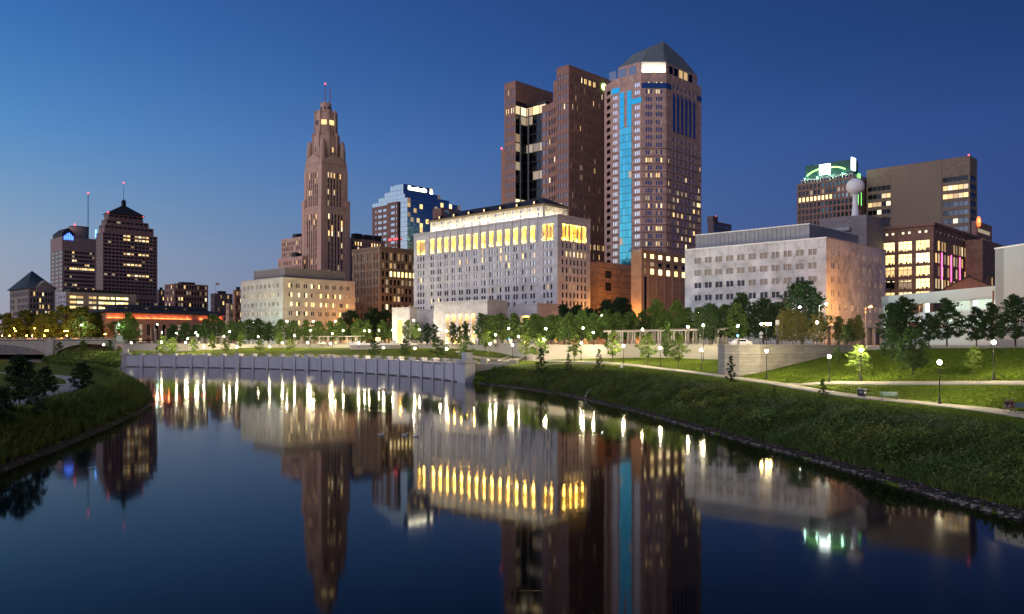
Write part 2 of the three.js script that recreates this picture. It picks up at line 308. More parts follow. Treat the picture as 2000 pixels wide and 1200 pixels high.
{ // round terrace below the courthouse
  const t = thing('terrace', 'curved stone terrace wall with a white balustrade above the central lawn', 'terrace', [X(775, 378), 0, -378]);
  const arc = (r0, r1, y0, y1) => { const s = new THREE.Shape(); s.absarc(0, 0, r1, Math.PI * 0.95, Math.PI * 2.05); s.absarc(0, 0, r0, Math.PI * 2.05, Math.PI * 0.95, true); return new THREE.ExtrudeGeometry(s, { depth: y1 - y0, bevelEnabled: false, curveSegments: 40 }).rotateX(-Math.PI / 2).scale(1, 1, 0.55).translate(0, y0, 0); };
  part('retaining_wall', arc(0, 21, 5.5, 9.5), M.concrete, t);
  part('balustrade', arc(20.2, 20.9, 9.5, 10.35), M.white, t);
  for (let k = 0; k < 9; k++) { const a = Math.PI * (0.05 + 0.9 * k / 8); part('pedestal', bx(1.2, 1.5, 1.2, Math.cos(a) * 20.6, 10.25, Math.sin(a) * 20.6 * 0.55), M.white, t); }
}
{ // curved concrete bastion: face boards and railing in front of the street slab
  const t = thing('bastion_wall', 'tall board-marked concrete bastion wall curving round the street corner', 'retaining wall');
  const line = [[50, 197], [38.0, 154], [38.4, 151], [40.5, 149.35], [44, 148.9], [64, 157.8]].map(([x, d]) => [x, -d]);
  for (let i = 0; i < line.length - 1; i++) {
    const [ax, az] = line[i], [cx, cz] = line[i + 1], l = Math.hypot(cx - ax, cz - az), ry = Math.atan2(-(cz - az), cx - ax);
    const at = (g) => g.rotateY(ry).translate((ax + cx) / 2, 0, (az + cz) / 2);
    const P = bx(l + 0.1, 7.7, 0.35, 0, 5.75, 0), uv = P.attributes.uv, p = P.attributes.position; for (let k = 0; k < uv.count; k++) uv.setXY(k, p.getX(k) + i * 9, p.getY(k));
    for (let q = 0; q < 5; q++) { const y0 = 2 + q * 1.54, g = bx(l + 0.1, 1.5, 0.36, 0, y0 + 0.75, 0), u = g.attributes.uv, pp = g.attributes.position; for (let k = 0; k < u.count; k++) u.setXY(k, pp.getX(k) + i * 9 + q * 3.1, pp.getY(k)); part('concrete_lift', at(g), M.concrete, t); }
    part('wall_core', at(bx(l, 7.6, 0.3, 0, 5.78, 0)), M.mud, t);
    part('coping', at(bx(l + 0.25, 0.22, 0.7, 0, 9.77, 0)), M.concrete, t);
    const rail = [bx(l, 0.06, 0.05, 0, 11.0, 0), bx(l, 0.05, 0.05, 0, 10.1, 0)]; for (let k = 0; k < l / 0.5; k++) rail.push(bx(0.04, 0.9, 0.04, -l / 2 + k * 0.5, 10.55, 0)); for (let k = 0; k < l / 2.5; k++) rail.push(bx(0.09, 1.2, 0.09, -l / 2 + k * 2.5, 10.4, 0));
    part('railing', at(merge(rail)), M.iron, t);
  }
  const b = thing('ramp_wall', 'long low concrete ramp wall with railing behind the lawn lamps', 'retaining wall');
  const ln = [[50, -196.4], [7, -237.4]], l = Math.hypot(43, 41), ry = Math.atan2(-(ln[0][1] - ln[1][1]), ln[0][0] - ln[1][0]), mid = [28.5, -216.9];
  const at = (g) => g.rotateY(ry).translate(mid[0], 0, mid[1]);
  part('wall_panel', at(bx(l, 6, 0.4, 0, 6.6, 0)), M.concrete, b); part('coping', at(bx(l, 0.2, 0.7, 0, 9.7, 0)), M.concrete, b);
  const rail = [bx(l, 0.06, 0.05, 0, 10.9, 0), bx(l, 0.05, 0.05, 0, 10.1, 0)]; for (let k = 0; k < l / 0.5; k++) rail.push(bx(0.04, 0.9, 0.04, -l / 2 + k * 0.5, 10.5, 0));
  part('railing', at(merge(rail)), M.iron, b);
}
{ // long stone street wall with posts above the central lawn
  const run = PLAZA.slice(-9); const t = thing('street_wall', 'long low stone street wall with railing above the central lawn', 'wall');
  const line = [[-246, 520], [-225, 486], [-180, 446], [-140, 429], [-100, 412], [-60, 388], [-25, 352], [-6, 300], [7, 238]];
  for (let i = 0; i < line.length - 1; i++) {
    const [ax, ad] = line[i], [cx, cd] = line[i + 1], l = Math.hypot(cx - ax, cd - ad), ry = Math.atan2(cd - ad, cx - ax), at = (g) => g.rotateY(ry).translate((ax + cx) / 2, 0, -(ad + cd) / 2);
    part('wall_panel', at(bx(l, 5.6, 0.5, 0, 7.1, 0)), M.concrete, t); part('coping', at(bx(l, 0.25, 0.9, 0, 10.0, 0)), M.concrete, t);
    const rail = [bx(l, 0.08, 0.06, 0, 11.1, 0)]; for (let k = 0; k < l / 0.8; k++) rail.push(bx(0.05, 1, 0.05, -l / 2 + k * 0.8, 10.6, 0)); part('railing', at(merge(rail)), M.iron, t);
    for (let k = 0; k < l / 9; k++) part('post', at(bx(0.9, 1.9, 0.9, -l / 2 + k * 9, 10.5, 0)), M.concrete, t);
  }
}
// pergolas on the street level
function pergola(label, px0, d0, px1, d1, n) {
  const ax = X(px0, d0), cx = X(px1, d1), l = Math.hypot(cx - ax, d1 - d0), t = thing('pergola', label, 'pergola', [ax, STREET, -d0], Math.atan2(d1 - d0, cx - ax));
  for (let k = 0; k < n; k++) for (const z of [0, -3]) { part('column', cyl(0.24, 0.28, 3.3, l * (k + 0.5) / n - 0.45, 0.6, z, 10), M.concrete, t); part('column', cyl(0.24, 0.28, 3.3, l * (k + 0.5) / n + 0.45, 0.6, z, 10), M.concrete, t); part('pedestal', bx(1.9, 0.65, 0.9, l * (k + 0.5) / n, 0.32, z), M.concrete, t); }
  for (const z of [0, -3]) part('beam', bx(l, 0.35, 0.3, l / 2, 4.08, z), M.concrete, t);
  for (let k = 0; k < l / 1.4; k++) part('rafter', bx(0.14, 0.25, 4.4, k * 1.4 + 0.5, 4.38, -1.5), M.concrete, t);
}
pergola('stone pergola on paired columns behind the ramp wall', 1180, 250, 1416, 212, 9);
pergola('stone pergola on paired columns behind the central lawn trees', 562, 432, 705, 412, 8);
pergola('stone pergola on paired columns between the bridge and the big dark tree', 365, 462, 440, 450, 6);

// ------------------------------------------------------------------ buildings: the street grid turns every corner 46 degrees to the view
const TURN = 0.8077, RX = 0.6911, RZ = 0.7227;
const PANE = new THREE.BoxGeometry(1, 1, 0.08);
class Building {
  constructor(name, label, px, d, category = 'building', group) {
    this.d = d; this.cx = X(px, d);
    this.g = thing(name, label, category, [this.cx, STREET - 0.05, -d], TURN, group);
    this.walls = new Map(); this.wins = []; this.base = STREET - 0.05;
  }
  Y(py, d = this.d) { return EYE + (HOR - py) / FOC * d - this.base; }
  L(px) { const k = (px - 1000) / FOC; return (this.cx - k * this.d) / (RZ + RX * k); }        // length along the face that runs off to the left
  R(px) { const k = (px - 1000) / FOC; return (k * this.d - this.cx) / (RX - RZ * k); }        // and to the right
  add(key, name, material, geo) { const id = key + name; if (!this.walls.has(id)) this.walls.set(id, { name, material, list: [] }); this.walls.get(id).list.push(clean(geo)); }
  face(side, x0 = 0, z0 = 0) {                        // a face starts at its end nearest the camera
    return side === 'L' ? { o: [x0, z0], d: [0, -1], n: [-1, 0], ry: -Math.PI / 2 } : { o: [x0, z0], d: [1, 0], n: [0, 1], ry: 0 };
  }
  slant(x0, z0, x1, z1) { const l = Math.hypot(x1 - x0, z1 - z0), d = [(x1 - x0) / l, (z1 - z0) / l], n = [-d[1], d[0]]; if (n[1] < 0 && n[0] > 0) { n[0] *= -1; n[1] *= -1; } return { o: [x0, z0], d, n, ry: Math.atan2(n[0], n[1]), w: l }; }
  P(f, u, v, out = 0) { return [f.o[0] + f.d[0] * u + f.n[0] * out, v, f.o[1] + f.d[1] * u + f.n[1] * out]; }
  // wall with real openings: columns and rows are [from, to] pairs; mat(i, j) gives the pane, null leaves the wall whole
  wall(f, w, v0, v1, cols, rows, material, recess, paneOf, name = 'wall', u0 = 0) {
    const P = [], U = [], N = [];
    const quad = (a, b, c, e, n, ua, ub, va, vb) => { const x = [b[0] - a[0], b[1] - a[1], b[2] - a[2]], y = [c[0] - a[0], c[1] - a[1], c[2] - a[2]], q = n[0] * (x[1] * y[2] - x[2] * y[1]) + n[1] * (x[2] * y[0] - x[0] * y[2]) + n[2] * (x[0] * y[1] - x[1] * y[0]); if (q < 0) { P.push(...a, ...c, ...b, ...a, ...e, ...c); U.push(ua, va, ub, vb, ub, va, ua, va, ua, vb, ub, vb); for (let i = 0; i < 6; i++) N.push(...n); return; } P.push(...a, ...b, ...c, ...a, ...c, ...e); U.push(ua, va, ub, va, ub, vb, ua, va, ub, vb, ua, vb); for (let i = 0; i < 6; i++) N.push(...n); };
    const fl = (a, b, c, e) => { if (b - a > 1e-3 && e - c > 1e-3) quad(this.P(f, a, c), this.P(f, b, c), this.P(f, b, e), this.P(f, a, e), [f.n[0], 0, f.n[1]], a, b, c, e); };
    let u = u0;
    cols.forEach(([a, b], i) => {
      fl(u, a, v0, v1); u = b; let v = v0;
      rows.forEach(([c, e], j) => {
        const m = paneOf(i, j); if (m === null) return;
        fl(a, b, v, c); v = e;
        const q = (ua, va, ub, vb, n) => quad(this.P(f, ua, va), this.P(f, ub, vb), this.P(f, ub, vb, -recess), this.P(f, ua, va, -recess), n, ua, ub + 0.3, va, vb + 0.3);
        q(a, c, b, c, [0, 1, 0]); q(a, e, b, e, [0, -1, 0]); q(a, c, a, e, [f.d[0], 0, f.d[1]]); q(b, c, b, e, [-f.d[0], 0, -f.d[1]]);
        this.pane(f, a, b, c, e, recess, m);
      });
      fl(a, b, v, v1);
    });
    fl(u, u0 + w, v0, v1);
    const g = new THREE.BufferGeometry(); g.setAttribute('position', new THREE.Float32BufferAttribute(P, 3)); g.setAttribute('normal', new THREE.Float32BufferAttribute(N, 3)); g.setAttribute('uv', new THREE.Float32BufferAttribute(U, 2));
    this.add(material.uuid, name, material, g);
  }
  pane(f, a, b, c, e, recess, m, name = 'window') { this.wins.push({ p: this.P(f, (a + b) / 2, (c + e) / 2, -recess + 0.02), s: [b - a, e - c, 1], ry: f.ry + (m.metalness ? rr(-0.012, 0.012) : 0), rx: m.metalness ? rr(-0.008, 0.008) : 0, m, name }); }
  box(x0, x1, z0, z1, y0, y1, material, name = 'wall') { const g = bx(x1 - x0, y1 - y0, Math.abs(z1 - z0), (x0 + x1) / 2, (y0 + y1) / 2, (z0 + z1) / 2); this.add(material.uuid, name, material, g); }
  shell(x0, x1, z0, z1, y0, y1, material, roof = M.roofflat, inset = 0.9) {   // the two far sides, the roof and a dark core; near faces come from wall()
    const t = 0.3;
    this.box(x0 + 1.2, x1, z1, z1 + t, y0, y1, material); this.box(x1 - t, x1, z1 + t, z0 - 1.2, y0, y1, material);
    this.box(x0 + 0.02, x1 - 0.02, z0 - 0.02, z1 + 0.02, y1 - 0.4, y1 - 0.02, roof, 'roof');
    this.box(x0 + inset, x1 - 0.5, z0 - inset, z1 + 0.5, y0, y1 - 0.5, M.black, 'core');
  }
  one(name, geo, material, parent = this.g) { return part(name, geo, material, parent); }
  done() {
    for (const { name, material, list } of this.walls.values()) part(name, mergeGeometries(list), material, this.g);
    const size = (w) => w.s[0] * w.s[1] / (1 + 0.002 * (w.p[0] - w.p[2]));
    this.wins.sort((a, b) => size(b) - size(a));
    for (const w of this.wins.slice(0, 300)) { const m = part(w.name, PANE, w.m, this.g); m.position.set(...w.p); m.scale.set(...w.s); m.rotation.set(w.rx, w.ry, 0, 'YXZ'); }
    const rest = this.wins.slice(300);
    if (rest.length) {
      const mats = [...new Set(rest.map((w) => w.m))];
      const byMat = mats.map((mm) => mergeGeometries(rest.filter((w) => w.m === mm).map((w) => clean(PANE.clone().scale(...w.s).rotateY(w.ry).translate(...w.p)))));
      const m = part('small_windows', mergeGeometries(byMat, true), mats, this.g); m.userData = { kind: 'stuff' };
    }
    return this.g;
  }
}
const even = (n, a, b, fill) => Array.from({ length: n }, (_, i) => { const s = (b - a) / n, w = s * fill; return [a + s * (i + 0.5) - w / 2, a + s * (i + 0.5) + w / 2]; });
const groups = (n, a, b, k, fillGroup, fill) => even(n, a, b, fillGroup).flatMap(([p, q]) => even(k, p, q, fill));
const rowsFrom = (y0, y1, n, fill) => even(n, y0, y1, fill);
// a chooser of panes: some storeys busy, most rooms dark
const rooms = (n, dark, p = 0.1, dim = 0.15, busy = [], palette = LIT) => (i, j) => { const q = busy.includes(j) ? 0.75 : p, r = rnd(); return r < q ? pick(palette) : r < q + dim ? pick(DIM) : dark; };
const beacon = (b, x, y, z, r = 0.5) => { const m = b.one('beacon_light', new THREE.SphereGeometry(r, 10, 8).translate(x, y, z), M.red); return m; };

const WALL = {
  court: stone(0.48, 0.465, 0.48, 18), city: stone(0.50, 0.455, 0.39, 20), white: stone(0.56, 0.54, 0.54, 26, marbleTex), terracotta: stone(0.55, 0.355, 0.26, 16), brown: stone(0.31, 0.168, 0.122, 18),
  pink: stone(0.47, 0.305, 0.24, 9.6, panelTex), tanrib: stone(0.40, 0.28, 0.18, 16), lowbrown: stone(0.42, 0.27, 0.175, 12, panelTex), grid: stone(0.22, 0.155, 0.105, 14), tan: stone(0.25, 0.18, 0.12, 16), fifth: stone(0.30, 0.17, 0.12, 14),
  brick: stone(0.22, 0.125, 0.09, 9, panelTex), garage: stone(0.37, 0.42, 0.42, 9, panelTex), green: stone(0.31, 0.18, 0.145, 16), tower2: stone(0.35, 0.23, 0.19, 16), plum: stone(0.17, 0.12, 0.115, 14), grey: stone(0.22, 0.19, 0.19, 9), cream: stone(0.46, 0.37, 0.25, 10), oldbrick: stone(0.26, 0.13, 0.085, 8), pyramid: stone(0.30, 0.235, 0.19, 12),
};

seed(11);
{ // ---- the courthouse: long white block with golden loggia, floodlit attic storey and hipped roof
  const b = new Building('courthouse', 'long white stone courthouse with glowing golden loggia and floodlit attic under a dark hipped roof', 1089, 380), W = WALL.court;
  const L = b.L(808), R = b.R(1153), H = b.Y(422), st = 15.9 / FOC * 380 * 1.03;
  const rows = Array.from({ length: 10 }, (_, k) => { const c = b.Y(592) - 2 * st + st * k; return [c - 1.2, c + 1.2]; });
  const colsL = [...even(3, 2.6, 9.2, 0.5), ...groups(14, 12.5, L - 12.5, 2, 0.64, 0.70), ...even(3, L - 9.2, L - 2.6, 0.5)];
  const pale = coated(0.48, 0.50, 0.54, 0.2);
  const f = b.face('L'), g = b.face('R');
  b.wall(f, L, 0, rows[9][1] + 0.8, colsL, rows, W, 0.45, (i, j) => { const r = rnd(); return r < (j === 8 ? 0.3 : 0.05) ? pick(LIT) : j >= 5 ? (rnd() < 0.75 ? pale : M.glass) : rnd() < 0.12 ? pick(DIM) : M.glassdark; });
  b.wall(g, R, 0, rows[9][1] + 0.8, even(7, 2.4, R - 2.4, 0.45), rows, W, 0.45, (i, j) => (j === 8 && i > 0 ? pick(LIT) : rnd() < 0.12 ? pick(DIM) : M.glassdark));
  // the loggia storey: deep bays, a flood lamp at the foot of each
  const y0 = rows[9][1] + 0.8, ya = b.Y(467.5), yb = b.Y(435);
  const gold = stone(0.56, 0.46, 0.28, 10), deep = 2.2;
  const bays = [[2.6, 9.2], ...even(14, 12.5, L - 12.5, 0.52), [L - 9.2, L - 2.6]];
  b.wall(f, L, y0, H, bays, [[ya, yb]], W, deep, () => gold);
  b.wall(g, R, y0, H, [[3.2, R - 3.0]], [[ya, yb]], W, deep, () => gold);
  const gmat = new THREE.MeshStandardMaterial({ color: C(0.5, 0.36, 0.1), emissive: C(6, 3.9, 0.9) });
  const bay = (f, a, c, n, power) => {
    const p = b.P(f, (a + c) / 2, ya + 0.25, -deep + 1.5), bar = b.one('flood_lamp', bx(c - a - 0.4, 0.22, 0.35), gmat); bar.position.set(...p); bar.rotation.y = f.ry;
    const n2 = Math.max(1, Math.round((c - a) / 4));
    for (let k = 0; k < n2; k++) { const l = new THREE.PointLight(C(1, 0.53, 0.075), power * 1.25, 0, 2); l.position.set(...b.P(f, a + (c - a) * (k + 0.5) / n2, ya + 0.55, -deep + 1.5)); l.castShadow = true; l.shadow.radius = 14; b.g.add(l); const l2 = l.clone(); l2.intensity = power * 0.55; l2.position.set(...b.P(f, a + (c - a) * (k + 0.5) / n2, yb - 0.5, -deep + 1.5)); b.g.add(l2); }
    const top = bar.clone(); top.position.set(...b.P(f, (a + c) / 2, yb - 0.12, -deep + 1.5)); b.g.add(top);
    for (let k = 1; k < n; k++) { const m = b.one('column', cyl(0.5, 0.5, yb - ya, 0, 0, 0, 10), gold); m.position.set(...b.P(f, a + (c - a) * k / n, ya, -0.7)); }
  };
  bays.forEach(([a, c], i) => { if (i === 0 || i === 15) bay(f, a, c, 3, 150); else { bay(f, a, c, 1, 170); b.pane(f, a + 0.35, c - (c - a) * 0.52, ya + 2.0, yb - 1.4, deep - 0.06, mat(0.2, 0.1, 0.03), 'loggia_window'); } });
  bay(g, 3.2, R - 3.0, 6, 150);
  for (let k = 0; k < 15; k++) { const u = 12.5 + (L - 25) * k / 14; const m = b.one('pilaster', bx(1.0, H - ya + 0.6, 0.35), W); m.position.set(...b.P(f, u, (H + ya) / 2, 0.18)); m.rotation.y = f.ry; }
  b.shell(0, R, 0, -L, 0, H, W, M.roofflat, 2.6);
  b.box(-0.4, 0.6, 0.4, -L, H, H + 0.9, W, 'parapet'); b.box(0.6, R, 0.4, -0.6, H, H + 0.9, W, 'parapet');
  // attic storey set back, washed by flood lamps from the parapet gutter
  const x0 = 4, z0 = -11.3, L2 = 81.4, R2 = 16.7, y1 = b.Y(400.6, 390.7), att = stone(0.56, 0.53, 0.47, 14);
  const fa = b.face('L', x0, z0), ga = b.face('R', x0, z0);
  b.wall(fa, L2, H - 0.5, y1, even(14, 1, L2 - 1, 0.24), [[H + 1.4, H + 3.6], [H + 4.6, H + 6]], att, 0.4, () => pale);
  b.wall(ga, R2, H - 0.5, y1, even(4, 1, R2 - 1, 0.22), [[H + 4.2, H + 6]], att, 0.4, () => pick(DIM));
  for (let k = 0; k < 8; k++) { const m = b.one('pilaster', bx(0.8, y1 - H + 0.4, 0.5), att); m.position.set(...b.P(fa, 1 + (L2 - 2) * k / 7, (y1 + H) / 2, 0.2)); m.rotation.y = fa.ry; }
  b.box(x0 + 0.8, x0 + R2, z0 - 0.8, z0 - L2, H - 0.5, y1 - 0.1, att, 'attic_core');
  const eave = [[x0 - 1, z0 + 1], [x0 + R2 + 1, z0 + 1], [x0 + R2 + 1, z0 - L2 - 1], [x0 - 1, z0 - L2 - 1]], yr = y1 + 5.4, mx = x0 + R2 / 2;
  b.one('cornice', prism(eave, y1 - 0.1, y1 + 0.7), stone(0.28, 0.2, 0.1, 6));
  { const a = [mx, yr, z0 - 8], c = [mx, yr, z0 - L2 + 8], e = eave.map(([x, z]) => [x, y1 + 0.7, z]), T = [e[0], e[1], a, e[1], e[2], c, e[1], c, a, e[2], e[3], c, e[3], e[0], a, e[3], a, c], gg = new THREE.BufferGeometry(); gg.setAttribute('position', new THREE.Float32BufferAttribute(T.flat(), 3)); gg.setAttribute('uv', new THREE.Float32BufferAttribute(T.flatMap((p) => [p[2], p[1]]), 2)); gg.computeVertexNormals(); b.one('roof', gg, M.roofdark); }
  for (let k = 0; k < 7; k++) { const dm = b.one('dormer', bx(2.6, 2.0, 1.8, x0 + 1.6, y1 + 1.9, z0 - 7 - (L2 - 14) * k / 6), M.roofdark); part('dormer_window', bx(0.1, 1.2, 0.8, x0 + 0.27, y1 + 1.9, z0 - 7 - (L2 - 14) * k / 6), LIT[0], dm); }
  const wash = new THREE.MeshStandardMaterial({ color: C(0.5, 0.5, 0.45), emissive: C(3, 2.4, 1.5) });
  for (let k = 0; k < 14; k++) {
    const u = 3.5 + (L2 - 7) * k / 13, p = b.P(fa, u, H + 0.5, 1.5), m = b.one('flood_lamp', bx(1.2, 0.3, 0.3), wash); m.position.set(...p); m.rotation.y = fa.ry;
    const l = new THREE.PointLight(C(1, 0.83, 0.55), 150, 0, 2); l.position.set(p[0], p[1] + 0.35, p[2]); l.castShadow = true; l.shadow.radius = 10; b.g.add(l);
  }
  for (let k = 0; k < 3; k++) { const p = b.P(ga, 3 + 5 * k, H + 0.5, 1.6), m = b.one('flood_lamp', bx(1.2, 0.3, 0.3), wash); m.position.set(...p); const l = new THREE.PointLight(C(1, 0.83, 0.55), 150, 0, 2); l.position.set(p[0], p[1] + 0.35, p[2]); l.shadow.radius = 10; l.castShadow = true; b.g.add(l); }
  b.done();
}
function podium(name, label, px, d, lpx, rpx, ytop, slots, doors) {   // the low wings of the courthouse on the river front
  const b = new Building(name, label, px, d), W = WALL.court, L = b.L(lpx), R = b.R(rpx), H = b.Y(ytop), f = b.face('L'), g = b.face('R');
  if (doors) {
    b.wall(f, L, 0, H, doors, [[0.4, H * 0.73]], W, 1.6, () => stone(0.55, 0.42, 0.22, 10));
    for (const [a, c] of doors) {
      b.pane(f, a + 0.25, c - (c - a) * 0.5, 0.6, H * 0.62, 1.5, mat(0.16, 0.08, 0.03), 'tall_window');
      const m = b.one('flood_lamp', bx(c - a - 0.5, 0.2, 0.3), new THREE.MeshStandardMaterial({ color: C(0.5, 0.4, 0.2), emissive: C(7, 4.2, 1.0) })); m.position.set(...b.P(f, (a + c) / 2, 0.7, -0.35)); m.rotation.y = f.ry;
      const l = new THREE.PointLight(C(1, 0.58, 0.12), 230, 0, 2); l.position.set(...b.P(f, (a + c) / 2, 1.2, -0.35)); l.shadow.radius = 12; l.castShadow = true; b.g.add(l);
      const l2 = l.clone(); l2.intensity = 70; l2.position.set(...b.P(f, (a + c) / 2, H * 0.7, -0.6)); b.g.add(l2); const m2 = m.clone(); m2.position.set(...b.P(f, (a + c) / 2, H * 0.71, -0.6)); b.g.add(m2);
    }
  } else b.wall(f, L, 0, H, slots || [], [[H * 0.62, H * 0.78], [H * 0.2, H * 0.38]], W, 0.5, () => M.glassdark);
  b.wall(g, R, 0, H, [], [], W, 0.3, () => null);
  b.shell(0, R, 0, -L, 0, H, W, M.roofflat, 2.2); b.box(-0.35, 0.5, 0.35, -L, H, H + 0.7, W, 'parapet'); b.box(0.5, R, 0.35, -0.5, H, H + 0.7, W, 'parapet');
  b.done();
}
podium('courthouse_portico', 'pale stone portico block with five tall golden doorways', 952, 350, 847, 992, 588.5, null, even(5, 6.5, 27, 0.5).map(([a, c]) => [a, c]));
podium('courthouse_wing', 'low pale stone wing between the portico and the single golden doorway', 1024, 368, 950, 1050, 601, even(4, 2, 18, 0.3));
podium('courthouse_pavilion', 'pale stone end pavilion with one golden doorway beside dark trees', 1049, 362, 1011, 1095, 595, null, [[4.6, 9.4]]);
podium('courthouse_wing', 'low pale stone wing with three small upper windows beside columnar trees', 868, 392, 785, 905, 605.5, even(5, 8, 32, 0.25));
podium('courthouse_pavilion', 'pale stone end pavilion with one golden doorway next to the brown office block', 800, 392, 766, 815, 603, null, [[5.5, 9.5]]);

seed(23);
{ // ---- white civic block with a ribbed penthouse
  const b = new Building('civic_block', 'cream stone civic block with small paired windows and grey ribbed penthouse', 552, 470), W = WALL.city;
  const L = b.L(470), R = b.R(693), H = b.Y(543), st = H / 7.15;
  const rows = Array.from({ length: 6 }, (_, k) => { const c = H - st * (0.75 + k); return [c - 1.15, c + 1.15]; }).reverse();
  b.wall(b.face('L'), L, 0, H, groups(9, 3, L - 2, 2, 0.55, 0.72), rows, W, 0.5, (i, j) => (j === 4 || j === 2 ? (rnd() < 0.7 ? pick(LIT) : M.glassdark) : rnd() < 0.25 ? pick(DIM) : M.glassdark));
  b.wall(b.face('R'), R, 0, H, groups(9, 2.5, R - 2.5, 2, 0.55, 0.72), rows, W, 0.5, (i, j) => (j === 3 || j === 4 ? (rnd() < 0.4 ? pick(HOT) : rnd() < 0.5 ? pick(DIM) : M.glassdark) : rnd() < 0.14 ? pick(HOT) : M.glassdark));
  b.shell(0, R, 0, -L, 0, H, W);
  b.box(-0.2, 0.5, 0.2, -L, H, H + 0.5, W, 'parapet'); b.box(0.5, R, 0.2, -0.5, H, H + 0.5, W, 'parapet');
  const ph = b.Y(526, 480) , x0 = 3, z0 = -3, L2 = L * 0.72, R2 = R * 0.82;
  b.box(x0, x0 + R2, z0, z0 - L2, H - 0.3, ph, WALL.grey, 'penthouse');
  const rib = bx(0.25, ph - H - 0.4, 0.25);
  for (let k = 0; k <= 40; k++) { const m = b.one('rib', rib, M.metal); m.position.set(x0 + R2 * k / 40, (ph + H) / 2, z0 + 0.05); }
  for (let k = 1; k <= 24; k++) { const m = b.one('rib', rib, M.metal); m.position.set(x0 - 0.05, (ph + H) / 2, z0 - L2 * k / 24); }
  b.one('penthouse_cap', bx(R2 + 0.6, 0.4, L2 + 0.6, x0 + R2 / 2, ph + 0.2, z0 - L2 / 2), M.metal);
  b.done();
}
seed(31);
{ // ---- the great terracotta tower
  const b = new Building('art_deco_tower', 'tall terracotta art deco tower stepping up to an octagonal crown with two masts', 627, 590, 'tower'), W = WALL.terracotta;
  const S = 24, yA = b.Y(402), yB = b.Y(303), st = 4.0;
  const rowsTall = (v0, v1) => Array.from({ length: Math.floor((v1 - v0) / st) }, (_, k) => [v0 + k * st + 0.12, v0 + k * st + st - 0.12]);
  const tower = (x0, z0, s, v0, v1, cols) => {
    for (const side of ['L', 'R']) {
      const rows = rowsTall(v0 + 1, v1 - 3), busy = [rows.length - 1, rows.length - 4, 2, 5];
      b.wall(b.face(side, x0, z0), s, v0, v1, cols(s), rows, W, 0.6, (i, j) => (rnd() < (side === 'R' ? (busy.includes(j) ? 0.6 : 0.10) : busy.includes(j) ? 0.25 : 0.05) ? pick(LIT) : rnd() < 0.06 ? pick(DIM) : M.glassdark));
    }
    b.box(x0 + 0.8, x0 + s, z0 - 0.8, z0 - s, v0, v1 - 0.1, W, 'wall');
  };
  tower(0, 0, S, 0, yA, (s) => [[1.7, 2.6], ...even(5, 5.2, s - 5.2, 0.5), [s - 2.6, s - 1.7]]);
  const i2 = 1.3, s2 = S - 2 * i2;
  tower(i2, -i2, s2, yA, yB - 4, (s) => even(5, 4.4, s - 4.4, 0.5));
  // sloping shoulders at the setback
  for (const side of ['L', 'R']) { const f = b.face(side), m = b.one('shoulder', new THREE.CylinderGeometry(1.25, 1.9, s2, 4, 1).rotateY(Math.PI / 4).rotateZ(Math.PI / 2), W); m.position.set(...b.P(f, S / 2, yA - 0.2, -1.25)); m.rotation.y = f.ry; }
  // corner buttresses
  for (const [x, z] of [[0.9, -0.9], [S - 0.9, -0.9], [0.9, -S + 0.9], [S - 0.9, -S + 0.9]]) { b.one('corner_buttress', bx(3.6, yA + 6, 3.6, x + (x < S / 2 ? 0.6 : -0.6), (yA + 6) / 2, z + (z > -S / 2 ? -0.6 : 0.6)), W); b.one('corner_buttress', bx(3.0, yB - yA - 8, 3.0, x + (x < S / 2 ? 1.5 : -1.5), (yA + yB - 8) / 2, z + (z > -S / 2 ? -1.5 : 1.5)), W); }
  { const f = b.slant(1.2, -0.0, 0.0, -1.2); }
  // gabled heads of the four faces
  for (let k = 0; k < 4; k++) {
    const sh = new THREE.Shape([[-s2 / 2 + 2.6, 0], [s2 / 2 - 2.6, 0], [s2 / 2 - 2.6, 3.2], [0, 7.2], [-s2 / 2 + 2.6, 3.2]].map((p) => new THREE.Vector2(...p)));
    const gm = b.one('gable', new THREE.ExtrudeGeometry(sh, { depth: 1.2, bevelEnabled: false }).translate(0, 0, s2 / 2 - 1.0).rotateY(k * Math.PI / 2), W); gm.position.set(S / 2, yB - 4.2, -S / 2);
    const dm = b.one('arched_dormer', merge([bx(5, 6.4, 3.4, 0, 3.2, s2 / 2 - 3.9), new THREE.CylinderGeometry(2.5, 2.5, 3.4, 16, 1, false, 0, Math.PI).rotateX(Math.PI / 2).rotateZ(Math.PI / 2).rotateY(0).translate(0, 6.4, s2 / 2 - 3.9)]).rotateY(k * Math.PI / 2), W); dm.position.set(S / 2, yB + 1.2, -S / 2);
    part('dormer_window', bx(1.1, 3.6, 0.3, 0, 5, s2 / 2 - 2.15).rotateY(k * Math.PI / 2), k === 0 ? LIT[1] : M.glassdark, dm);
  }
  b.box(i2 + 0.3, S - i2 - 0.3, -i2 - 0.3, -S + i2 + 0.3, yB - 4.2, yB - 1, W, 'wall');
  const oct = (r, h, y) => new THREE.CylinderGeometry(r * 0.985, r, h, 8).rotateY(Math.PI / 8).translate(0, y + h / 2, 0);
  const crown = (name, geo) => { const m = b.one(name, geo, W); m.position.set(S / 2, 0, -S / 2); return m; };
  const yC = b.Y(268, 606), yD = b.Y(222, 606), yE = b.Y(203, 606);
  crown('octagon_base', oct(9.4, yC - yB + 3, yB - 3));
  const bel = crown('belvedere', new THREE.CylinderGeometry(7.3, 8.2, yD - yC, 8).rotateY(Math.PI / 8).translate(0, (yC + yD) / 2, 0));
